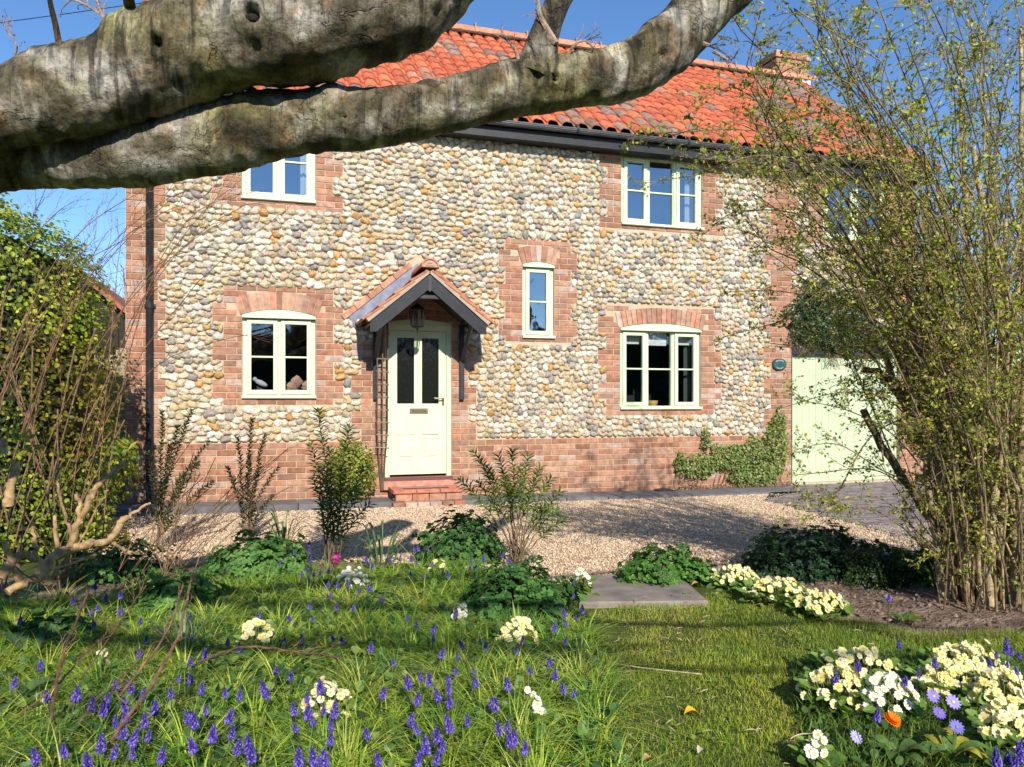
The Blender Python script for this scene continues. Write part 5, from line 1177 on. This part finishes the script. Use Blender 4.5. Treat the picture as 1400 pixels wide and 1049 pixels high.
# barn behind
bn=thing('barn',(-5,13,0),'dark timber outbuilding with a tiled gable roof behind the hedge','outbuilding'); mb=MB()
A=F(92,362,13.); E=F(260,498,13.); W_=2*A[0]-E[0]
pts=[(W_,0),(E[0],0),(E[0],E[1]-.05),(A[0],A[1]-.05),(W_,E[1]-.05)]
prism(mb,pts,13.,17.,(.035,.027,.022)); 
for xx in np.arange(W_,E[0],.2): box(mb,xx,xx+.012,12.985,13.0,0,min(E[1]+ (A[1]-E[1])*(1-abs(xx-A[0])/(E[0]-A[0])),A[1])-.1,(.02,.016,.013))
mb.build('wall',M_wood,bn); mb=MB()
for s in (1,-1):
    ex=A[0]+s*(E[0]-A[0])*1.05; ez=A[1]-(A[1]-E[1])*1.05
    prism(mb,[(A[0],A[1]+.06),(ex,ez+.06),(ex,ez-.02),(A[0],A[1]-.02)] if s>0 else [(A[0],A[1]+.06),(A[0],A[1]-.02),(ex,ez-.02),(ex,ez+.06)],12.8,17.1,(.34,.12,.08))
mb.build('roof',M_tile,bn)
fp=MB()
for i in range(12): xa=-3.2+i*.13; bbox(fp,xa,xa+.122,9.9,9.92,.0,1.78,.004,jit((.36,.29,.17),.12))
o=fp.build('fence_panel',M_wood); tag(o,'pale wooden close boarded fence between the hedge and the house corner','fence'); mb=MB(); box(mb,-1.78,-1.68,9.86,9.96,0,1.86,(.33,.27,.17)); mb.build('post',M_wood,o)
mb=MB(); a_=P(-500,88,19); b_=P(700,-82,24); t=np.linspace(0,1,20)[:,None]; q=a_*(1-t)+b_*t; q[:,2]-=.5*(4*t*(1-t))[:,0]*.6; tube(mb,q,.012,4,(.02,.02,.02)); tag(mb.build('overhead_wire',M_black),'thin dark overhead wire crossing the sky at top left','wire')
def bare_tree(label,x,y,h,spread,col,cnt=26,group='bare trees behind the garden',r0=.12):
    o=thing('bare_tree',(x,y,0),label,'tree',group); mb=MB(); base=np.array([x,y,0.]); out=[]
    q=bez(base,base+np.array([0,0,h*.4]),base+np.array([rng.normal()*.3,0,h*.55]),8); tube(mb,q,np.linspace(r0,r0*.6,8),7,col); mb.build('trunk',M_twig,o); mb=MB()
    for i in range(cnt):
        s=rng.uniform(.3,1); p=q[int(s*7)]; e=p+np.array([rng.normal()*spread,rng.normal()*spread,h*.45*rng.uniform(.3,1.1)]); c=(p+e)/2+np.array([0,0,-h*.04]); l=bez(p,c,e,8); tube(mb,l,np.linspace(r0*.35,r0*.06,8),4,jit(col,.2),cap=False); out.append(l)
        twigs(mb,l,r0*.09,out,1,9,h*.16,.7,.35,col,.2)
    mb.build('branches',M_twig,o); return o
tc2=(.20,.14,.12)
bx1=P(95,500,22); bare_tree('leafless purple brown tree between the hedge and the house, rightmost at left',float(bx1[0])+1.2,float(bx1[1]),6.6,1.3,tc2)
bx1=P(0,500,26); bare_tree('leafless tree at the far left edge above the hedge',float(bx1[0]),float(bx1[1]),8.5,1.6,tc2)
for i,(px,t,h,lb) in enumerate(((1300,19,7.5,'bare tree beyond the house end, seen through the tall shrub'),(1385,17,7.2,'bare tree beyond the house end at the right edge'))):
    b=P(px,500,t); bare_tree(lb,float(b[0]),float(b[1]),h,1.5,(.22,.17,.14),30)
# boundary wall and evergreen hedge right of the house
mb=MB(); k=0
bx0,bx1_=9.62,13.5
while k*GA<1.95:
    x=bx0-(k%2)*.11
    while x<bx1_:
        xa=max(x,bx0); 
        if x+.215-xa>.05: bbox(mb,xa+.004,x+.221,10.4,10.6,k*GA+.004,(k+1)*GA-.004,.004,bcol())
        x+=.225
    k+=1
box(mb,bx0+.002,bx1_,10.41,10.6,0,1.94,mc); tag(mb.build('garden_wall',M_brick),'red brick boundary wall running right from the end of the house','garden wall')
for sx_,yy,lb,xw,h_ in ((11.4,11.6,'dark evergreen hedge behind the brick boundary wall on the right',2.2,3.3),):
    o=thing('evergreen_hedge',(sx_,yy,0),lb,'hedge'); mb=MB(); n=9000; u=rng.normal(size=(n,3)); u[:,2]=np.abs(u[:,2]); u/=np.linalg.norm(u,axis=1)[:,None]; r=rng.uniform(.6,1.05,n)[:,None]*(1+.12*np.sin(u[:,:1]*9)); leaves(mb,np.array((sx_,yy,0))+u*r*np.array((xw,.7,h_)),u+rng.normal(size=(n,3))*.5,rng.uniform(.06,.12,n),pick([(.03,.06,.02),(.05,.09,.03),(.08,.11,.03)],n),ROUND); mb.build('leaves',M_leaf,o)
# unseen tall hedge added behind the camera to darken the window reflections
o=thing('reflection_hedge',(2,-9.5,0),'unseen tall dark hedge added behind the camera for dark window reflections','hedge'); mb=MB()
n=9000; X=rng.uniform(-14,20,n); Y=-9.5+rng.normal(size=n)*.5; Z=rng.random(n)*(4.1+.5*np.sin(X*.9)+.3*np.sin(X*2.3)); leaves(mb,np.stack([X,Y,Z],-1),rng.normal(size=(n,3))+np.array([0,1,.3]),rng.uniform(.15,.35,n),pick([(.03,.055,.02),(.05,.08,.03)],n),ROUND); mb.build('leaves',M_leaf,o)
mb=MB(); box(mb,-14,20,-9.8,-9.3,0,3.6,(.02,.03,.015)); mb.build('dark_core',M_twig,o)  # plain dark box added as the core of the unseen hedge
# ================================================================ FOREGROUND TREE LIMBS
tr=thing('apple_tree',(-1.75,1.9,0),'old gnarled tree whose thick mottled limbs cross the top of the view','tree')
def limb(mb,L,t0,t1,seed,amp=.10,k=9,sides=40,knots=()):
    pts=np.array([P(a,b,t0+(t1-t0)*i/(len(L)-1)) for i,(a,b,_) in enumerate(L)]); rd=np.array([r*(t0+(t1-t0)*i/(len(L)-1))/FPX for i,(_,_,r) in enumerate(L)])
    q=catmull(pts,k); rr=catmull(np.stack([rd,rd,rd],-1),k)[:,0]
    def disp(pts_,D,R0):
        out=R0.copy()
        for i in range(len(pts_)):
            for j in range(D.shape[1]):
                p=Vector(pts_[i]+D[i,j]*R0[i,j]); n1=mnoise.noise(p*3.2+Vector((seed,0,0))); n2=mnoise.noise(p*9+Vector((0,seed,0))); n3=abs(mnoise.noise(Vector((p.x*26,p.y*9,p.z*9))+Vector((seed,1,2))))
                n4=mnoise.noise(Vector((p.x*34,p.y*6,p.z*6)))
                f=1+amp*(1.4*n1+.6*n2)-.05*n3+.045*n4+.05*mnoise.noise(p*22)
                for (kp,kr,kh) in knots:
                    d=(np.array(p)-kp); dd=float(d@d)/(kr*kr)
                    f+=kh*.8*math.exp(-dd*1.6)-(kh*1.9*math.exp(-dd*9))
                out[i,j]*=f
        return out
    tube(mb,q,rr,sides,(1,1,1),True,disp); return q
def kn(px,py,t,r,h): return (P(px,py,t),r,h)
L1=[(-330,250,84),(-180,215,66),(-60,175,56),(20,148,50),(80,132,60),(150,116,62),(235,75,70),(320,48,72),(430,38,74),(530,0,74),(610,-70,68),(710,-170,60),(800,-290,50)]
def sk(L,t0,t1,px,py,r,h):
    xs=[a for a,_,_ in L]; i_=np.interp(px,xs,range(len(xs))); t=t0+(t1-t0)*i_/(len(L)-1); c=np.interp(px,xs,[b for _,b,_ in L]); R_=np.interp(px,xs,[q for _,_,q in L])
    d=min(.95,abs(py-c)/R_); return (P(px,py,t-R_*t/FPX*math.sqrt(1-d*d)),r,h)
K1=lambda *a:sk(L1,2.35,2.6,*a)
mb=MB(); q1=limb(mb,L1,2.35,2.6,3.,.10,22,92,[K1(345,20,.075,.42),K1(95,85,.05,.15),K1(215,60,.06,.22),K1(255,75,.05,.2),K1(160,35,.05,.15),K1(300,110,.05,.15),K1(430,70,.06,.12)]); l1=mb.build('limb',M_bark,tr,True); l1['label']='thicker upper limb with twisted ridged bark and a dark knot hole'
L2=[(-330,262,80),(-180,250,52),(-60,232,46),(30,218,44),(120,212,46),(210,203,50),(300,190,50),(350,176,50),(440,165,44),(520,160,39),(600,144,37),(700,122,38),(790,108,35),(860,95,38),(915,58,40),(975,8,33),(1045,-55,31),(1120,-130,28),(1230,-260,22)]
K2=lambda *a:sk(L2,2.52,2.8,*a)
mb=MB(); q2=limb(mb,L2,2.52,2.8,8.,.11,18,72,[K2(452,130,.05,.50),K2(400,150,.035,.25),K2(470,160,.035,.3),K2(735,105,.06,.15),K2(718,95,.03,.35),K2(758,108,.03,.35),K2(840,75,.06,.14),K2(570,130,.035,.28),K2(620,150,.03,.2),K2(305,165,.03,.2),K2(905,75,.05,.15),K2(815,118,.03,.25)]); l2=mb.build('limb',M_bark,tr,True); l2['label']='lower limb with flaking grey bark reaching right across the roof'
mb=MB(); limb(mb,[(728,110,34),(738,80,26),(746,45,20),(762,5,17),(795,-55,15),(820,-120,13)],2.66,2.68,5.,.09,10,28); mb.build('branch',M_bark,tr,True)
mb=MB(); limb(mb,[(862,85,26),(893,58,16),(912,25,10),(930,-5,8),(950,-60,7)],2.7,2.72,6.,.08,8,20); mb.build('branch',M_bark,tr,True)
mb=MB(); tube(mb,catmull([P(84,80,2.32),P(76,35,2.32),P(68,0,2.3),P(60,-60,2.3)],5),np.linspace(4.5,2.6,16)*2.3/FPX,8,(.7,.55,.4)); mb.build('shoot',M_bark,tr,True)
mb=MB(); tube(mb,catmull([P(176,50,2.38),P(178,15,2.38),P(172,-20,2.3),P(168,-60,2.3)],5),np.linspace(9,6,16)*2.3/FPX,10,(.6,.6,.4)); mb.build('shoot',M_bark,tr,True)
# trunk, off the left of the frame, and the crown overhead that shades the garden
jn=P(-330,262,2.45)
mb=MB(); q=catmull([(jn[0]-.75,jn[1]-.3,-.1),(jn[0]-.7,jn[1]-.3,.5),(jn[0]-.6,jn[1]-.25,1.1),(jn[0]-.3,jn[1]-.1,1.62),(jn[0]+.05,jn[1],1.86)],8); tube(mb,q,np.linspace(.26,.17,len(q)),28,(1,1,1)); mb.build('trunk',M_bark,tr,True)
mb=MB(); lines=[]; j0=np.array(q[-10])
for (e,c) in (((3.4,-2.2,3.3),(-.7,-.1,3.0)),((4.8,-1.4,4.0),(-1.5,-1.2,3.6)),((-2.6,-1.6,3.3),(-2.6,-.2,2.8)),((1.6,-2.1,3.4),(-2,-.8,3.0)),((.3,-1.3,3.9),(-2.1,-.5,3.2)),((2.6,-3.,3.6),(-1.6,-1.4,3.2))):
    l=bez(j0,np.array(c),np.array(e),12); l[1:-1]+=rng.normal(size=(10,3))*.04; tube(mb,l,np.linspace(.05,.014,12),10,(1,1,1),cap=False); twigs(mb,l,.009,lines,2,9,.8,.9,.1,(.8,.7,.6),.35)
mb.build('crown',M_bark,tr,True)
# spurs and fine twigs on the limbs in view
def spur(pts,r,t,n=6,L=.12):
    mb=MB(); lines=[]; q=catmull([P(a,b,t) for a,b in pts],4); tube(mb,q,np.linspace(r,r*.5,len(q))*t/FPX,6,(.30,.22,.16),cap=True); twigs(mb,q,.0022,lines,1,n,L,.9,.4,(.28,.2,.15),.2)
    leaf_on(mb,lines,.03,.008,[(.22,.16,.12),(.3,.24,.16)],1,LEAF,.2); mb.build('spur',M_twig,tr)
for pts,r in (([(155,45),(140,20),(125,-20)],2.5),([(160,40),(130,15),(100,0),(88,8)],2),([(365,118),(352,104),(344,98)],3),([(772,85),(785,62),(800,56),(812,66)],2.5),([(712,95),(705,70),(698,60)],3),([(210,15),(200,-20)],3),([(15,100),(22,60),(10,45)],1.2),([(975,70),(1000,85)],2.5),([(960,60),(970,62)],4),([(760,60),(740,25),(735,0)],5)): spur(pts,r,2.5 if pts[0][0]<330 else 2.62,5,.09)
for px,py,r,KK in ((345,20,.020,K1),(452,130,.013,K2)):
    mb=MB(); c=KK(px,py,1,1)[0]+np.array([0,.012,-.004]); v=ico(2)[0]; v=v*np.array([1+.25*mnoise.noise(Vector(p)*2) for p in v])[:,None]*np.array((r*1.25,r*.55,r*.6)); mb.add(v+c,ico(2)[1],(.02,.016,.012)); mb.build('knot_hole_shade',M_twig,tr,True)  # dark lump in each pit, its colour stands for the shade inside
# ================================================================ TALL SHRUB AT RIGHT
sb=thing('tall_shrub',(*G(1345,830),0),'tall many stemmed shrub with fresh green leaves filling the right side','shrub'); base=np.array([*G(1345,828),0.])
YG=[(.22,.29,.03),(.34,.40,.04),(.50,.54,.06),(.52,.48,.09),(.15,.2,.03),(.38,.34,.08)]
ms=MB(); mt=MB(); ml=MB(); lines=[]; stemc=(.30,.225,.12)
def bp(px,t): g=P(px,548,t); return np.array([g[0],g[1],0.])
T=[]
for i in range(66):
    bpx=rng.uniform(1295,1450); t=rng.uniform(4.45,5.5)
    u=rng.random()
    if u<.30: tx,ty=rng.uniform(990,1200),rng.uniform(-60,150)
    elif u<.55: tx,ty=rng.uniform(1180,1480),rng.uniform(-140,60)
    elif u<.75: tx,ty=rng.uniform(985,1130),rng.uniform(150,330)
    elif u<.88: tx,ty=rng.uniform(1120,1300),rng.uniform(150,420)
    else: tx,ty=rng.uniform(1330,1500),rng.uniform(50,420)
    T.append((bpx,t,tx,ty))
for i,(bpx,t,tx,ty) in enumerate(T):
    b=bp(bpx,t); e=P(tx,ty,(rng.uniform(3.2,3.9) if tx<1250 and ty<200 else t+rng.uniform(-.6,.4))); k=rng.uniform(.15,.45); c=b+(e-b)*np.array([k*.5,k,.62+rng.uniform(-.1,.2)])
    q=bez(b,c,e,16); q[1:-1]+=np.cumsum(rng.normal(size=(14,3))*.024,0); r=rng.choice((rng.uniform(.004,.009),rng.uniform(.008,.018)))
    tube(ms,q,np.linspace(r,.0025,16),6,jit([(.30,.225,.12),(.16,.115,.06),(.22,.16,.09)][rng.integers(0,3)],.25),cap=False); twigs(mt,q,.0032,lines,1,15,.62,.95,.10,(.22,.15,.09),.2,3,.1)
stub=[]
for _ in range(90):
    b=bp(rng.uniform(1285,1460),rng.uniform(4.5,5.5)); e=b+np.array([rng.normal()*.28,rng.normal()*.2,rng.uniform(.3,1.5)]); q=bez(b,(b+e)/2+rng.normal(size=3)*.08,e,8); tube(ms,q,np.linspace(rng.uniform(.003,.009),.002,8),4,jit((.17,.12,.065),.3),cap=False); stub.append(q); twigs(mt,q,.002,lines,1,7,.28,1.,.2,(.17,.12,.07),.1,3,.05)
for px0,t,tx,ty,r in ((1345,4.7,1336,420,.035),(1372,4.75,1392,380,.03),(1318,4.8,1200,470,.035),(1300,4.85,1262,330,.028),(1360,4.9,1375,300,.026),(1395,4.8,1330,200,.03),(1330,4.95,1285,250,.022),(1352,4.65,1362,560,.035),(1385,4.7,1420,300,.026),(1308,4.75,1190,250,.02),(1337,5.0,1310,60,.02),(1405,4.9,1395,40,.022),(1290,4.75,1235,480,.028),(1325,4.7,1300,640,.03)):
    b=bp(px0,t); e=P(tx,ty,t+rng.uniform(-.1,.1)); c=b+(e-b)*np.array([.25,.5,.6]); q=bez(b,c,e,14); q[1:-1]+=rng.normal(size=(12,3))*.01; tube(ms,q,np.linspace(r,r*.5,14),9,jit((.36,.27,.15),.2)); twigs(mt,q,.0045,lines,1,14,.5,1.,.1,(.24,.17,.10),.12,3,.1)
# cut stubs
for pts,r in (([(1320,760),(1270,700),(1225,640),(1180,560)],.027),([(1330,640),(1250,560),(1220,520),(1180,505)],.026)):
    q=catmull([P(a,b,4.75) for a,b in pts],5); q[1:-1]+=rng.normal(size=(len(q)-2,3))*.008; tube(ms,q,np.linspace(r*1.2,r*.8,len(q)),10,jit((.13,.10,.055),.2))
# low arching sprays in front of the garage
for pts in ([(1300,740),(1240,680),(1190,640),(1120,645),(1088,650)],[(1300,700),(1230,600),(1160,560),(1085,552)],[(1310,680),(1220,650),(1150,605),(1088,608)],[(1290,760),(1200,700),(1160,690),(1090,685)],[(1300,650),(1230,560),(1150,540),(1060,556)],[(1280,640),(1200,520),(1140,480),(1060,470)],[(1320,600),(1180,430),(1080,400),(1000,395)],[(1300,560),(1150,380),(1060,340),(985,300)],[(1310,500),(1190,330),(1080,250),(975,210)],[(1300,520),(1150,420),(1060,440),(1000,460)],[(1250,450),(1120,300),(1010,290),(960,320)],[(1210,630),(1205,560),(1150,470)],[(1235,640),(1180,520),(1140,450)],[(1270,560),(1190,600),(1130,690),(1070,700)],[(1320,790),(1260,730),(1190,680),(1110,690)],[(1240,300),(1130,220),(1040,215),(930,215)],[(1150,260),(1050,215),(960,235),(880,250)],[(1130,210),(1020,180),(930,190),(860,188)]):
    q=catmull([P(a+rng.normal()*5,b+rng.normal()*5,4.7) for a,b in pts],6); tube(ms,q,np.linspace(.006,.002,len(q)),5,jit((.2,.15,.09),.2),cap=False); twigs(mt,q,.002,lines,1,10,.22,.8,.1,(.2,.15,.09),.35); lines.append(q[len(q)//2:])
L2_=[l for l in lines if l[:,2].mean()>.12]
leaf_on(ml,L2_,.070,.027,YG,3,LEAF,.25,.1,.3,.012)
print('shrub lines',len(lines),'leafverts',ml.n)
ms.build('stems',M_twig,sb,True); mt.build('twigs',M_twig,sb); ml.build('leaves',M_leaf,sb)
# ================================================================ BARE ARCHING SHRUB AT LEFT
lb_=thing('bare_shrub',(*G(60,800),0),'bare red brown arching shrub in front of the hedge at left','shrub'); mt=MB(); mleaf=MB(); lines=[]
rc=(.22,.115,.065)
for i in range(19):
    t=rng.uniform(4.6,5.4); b=bp(rng.uniform(-80,150),t); u=rng.random()
    tx,ty=(rng.uniform(250,460),rng.uniform(255,470)) if u<.33 else ((rng.uniform(100,330),rng.uniform(240,420)) if u<.7 else (rng.uniform(-80,200),rng.uniform(240,420)))
    e=P(tx,ty,t+rng.uniform(-.4,.3)); c=b+(e-b)*np.array([.22,.5,rng.uniform(.65,1.05)]); q=bez(b,c,e,16); q[1:-1]+=np.cumsum(rng.normal(size=(14,3))*.006,0)
    tube(mt,q,np.linspace(rng.uniform(.003,.006),.0018,16),5,jit(rc,.25),cap=False); twigs(mt,q,.0015,lines,1,9,.42,.7,.15,rc,.35); lines.append(q)
for i in range(26):
    b=bp(rng.uniform(120,260),4.6); b[2]=.02; e=P(rng.uniform(200,400),rng.uniform(600,690),4.7); q=bez(b,(b+e)/2+np.array([-.05,0,.08]),e,8); tube(mt,q,.0022,3,jit((.2,.13,.07),.2),cap=False); twigs(mt,q,.0014,lines,0,6,.2,.6,.2,rc,.2); 
leaf_on(mleaf,lines,.07,.010,[(.16,.10,.05),(.12,.12,.04),(.2,.2,.06)],1,LEAF,.2,.1,.3,.003)
mt.build('stems',M_twig,lb_); mleaf.build('buds',M_leaf,lb_)
# foreground diagonal stems bottom left
fb=thing('briar',(*G(60,1040),0),'reddish brown briar stems rising diagonally from the bottom left','briar'); mb=MB(); lines=[]
for pts,r in (([(60,1055),(72,970),(85,900),(100,860),(122,805)],3.2),([(148,1020),(180,975),(215,925),(245,865),(255,820),(262,790)],3),([(165,950),(200,905),(235,850),(250,800)],2.2),([(110,930),(130,900),(165,850),(200,800)],1.6),([(28,975),(75,940),(120,890),(150,870)],1.8),([(85,1010),(130,960),(165,930),(200,890)],1.6),([(0,760),(60,800),(95,780)],1.5),([(270,905),(330,885),(400,890),(470,900)],2)):
    q=catmull([P(a,b,2.7-.25*(a>140)+(b<900)*.2) for a,b in pts],6); q[1:-1]+=rng.normal(size=(len(q)-2,3))*.002; tube(mb,q,np.linspace(r,r*.6,len(q))*2.2/FPX,6,jit((.17,.09,.055),.25)); twigs(mb,q,.0015,lines,1,5,.12,.8,.2,(.25,.14,.09),.4)
mb.build('stems',M_twig,fb); mb=MB(); leaf_on(mb,lines,.05,.012,[(.16,.12,.05),(.1,.12,.04)],1); mb.build('buds',M_leaf,fb)
# coppiced pale stump
cs_=thing('cut_stump',(*G(60,790),0),'pale tan cut back stump with stubby branches at the left edge','stump'); mb=MB()
for pts,r in (([(50,790),(75,760),(110,748),(150,738),(165,715),(175,705)],7),([(160,722),(185,700),(206,688)],3.2),([(150,738),(170,752),(190,758)],3),([(95,750),(105,720),(120,690),(132,665),(152,648),(172,630)],5.5),([(110,715),(108,690),(104,675)],4),([(118,700),(125,680),(126,670)],4),([(98,735),(88,700),(78,660),(80,635)],2.3),([(78,750),(75,720),(76,705)],3.5),([(58,775),(48,745),(44,720)],4),([(12,690),(15,660),(22,640),(20,630)],7),([(5,620),(5,600)],6),([(0,790),(25,760),(50,765)],7),([(30,800),(20,775),(5,740)],6),([(60,800),(110,740),(130,700),(148,670)],2),([(60,780),(130,760),(95,765)],2),([(10,810),(50,790),(75,800)],6),([(70,800),(60,785),(72,765)],6)):
    q=catmull([P(a,b,3.95+.003*(a-60)) for a,b in pts],6); q[1:-1]+=rng.normal(size=(len(q)-2,3))*.004; tube(mb,q,np.linspace(r*1.0,r*.6,len(q))*3.95/FPX*rng.uniform(.85,1.15,len(q)),9,jit((.36,.235,.115),.3))
mb.build('branches',M_twig,cs_,True); mb=MB()
for px,py,n,s in ((172,612,9,.07),(30,600,14,.06),(10,640,8,.08),(45,615,10,.05),(165,618,5,.05)):
    c=P(px,py,3.95)
    for k in range(n):
        a=rng.uniform(0,6.28); d=unit(np.array([math.cos(a),math.sin(a)*.5,rng.uniform(.1,1.)])); xx=unit(np.cross(d,rv())); mb.inst(LEAF[0]*np.array((.8,1,1)),LEAF[1],(np.stack([xx,d,np.cross(xx,d)],-1)*s*rng.uniform(.7,1.1))[None],c[None]+rng.normal(size=(1,3))*.01,pick([(.14,.24,.05),(.2,.3,.07),(.45,.4,.06)],1))
mb.build('leaves',M_leaf,cs_)
# straw twigs lying in the left bed
for lb2,pts in (('long pale straw stalk lying across the bottom left of the bed',[(100,975),(150,940),(190,900),(250,850)]),('pale straw stalk slanting between the violet spikes',[(75,1035),(130,960),(150,935)]),('pale dry stem beside the blue spikes near the tall leafy shrub',[(438,770),(450,745),(458,730)]),('thin straw stalk lying on the lawn by its left edge',[(810,901),(870,912),(960,922)]),('short pale twig at the lawn corner of the right border',[(1070,1018),(1090,1005),(1118,1002)])):
    q=catmull([np.array([*G(a,b,.09 if a<800 else .03),.09 if a<800 else .03]) for a,b in pts],5); mb=MB(); tube(mb,q,.0028,5,(.5,.4,.24)); tag(mb.build('straw_stalk',M_twig),lb2,'straw stalk')
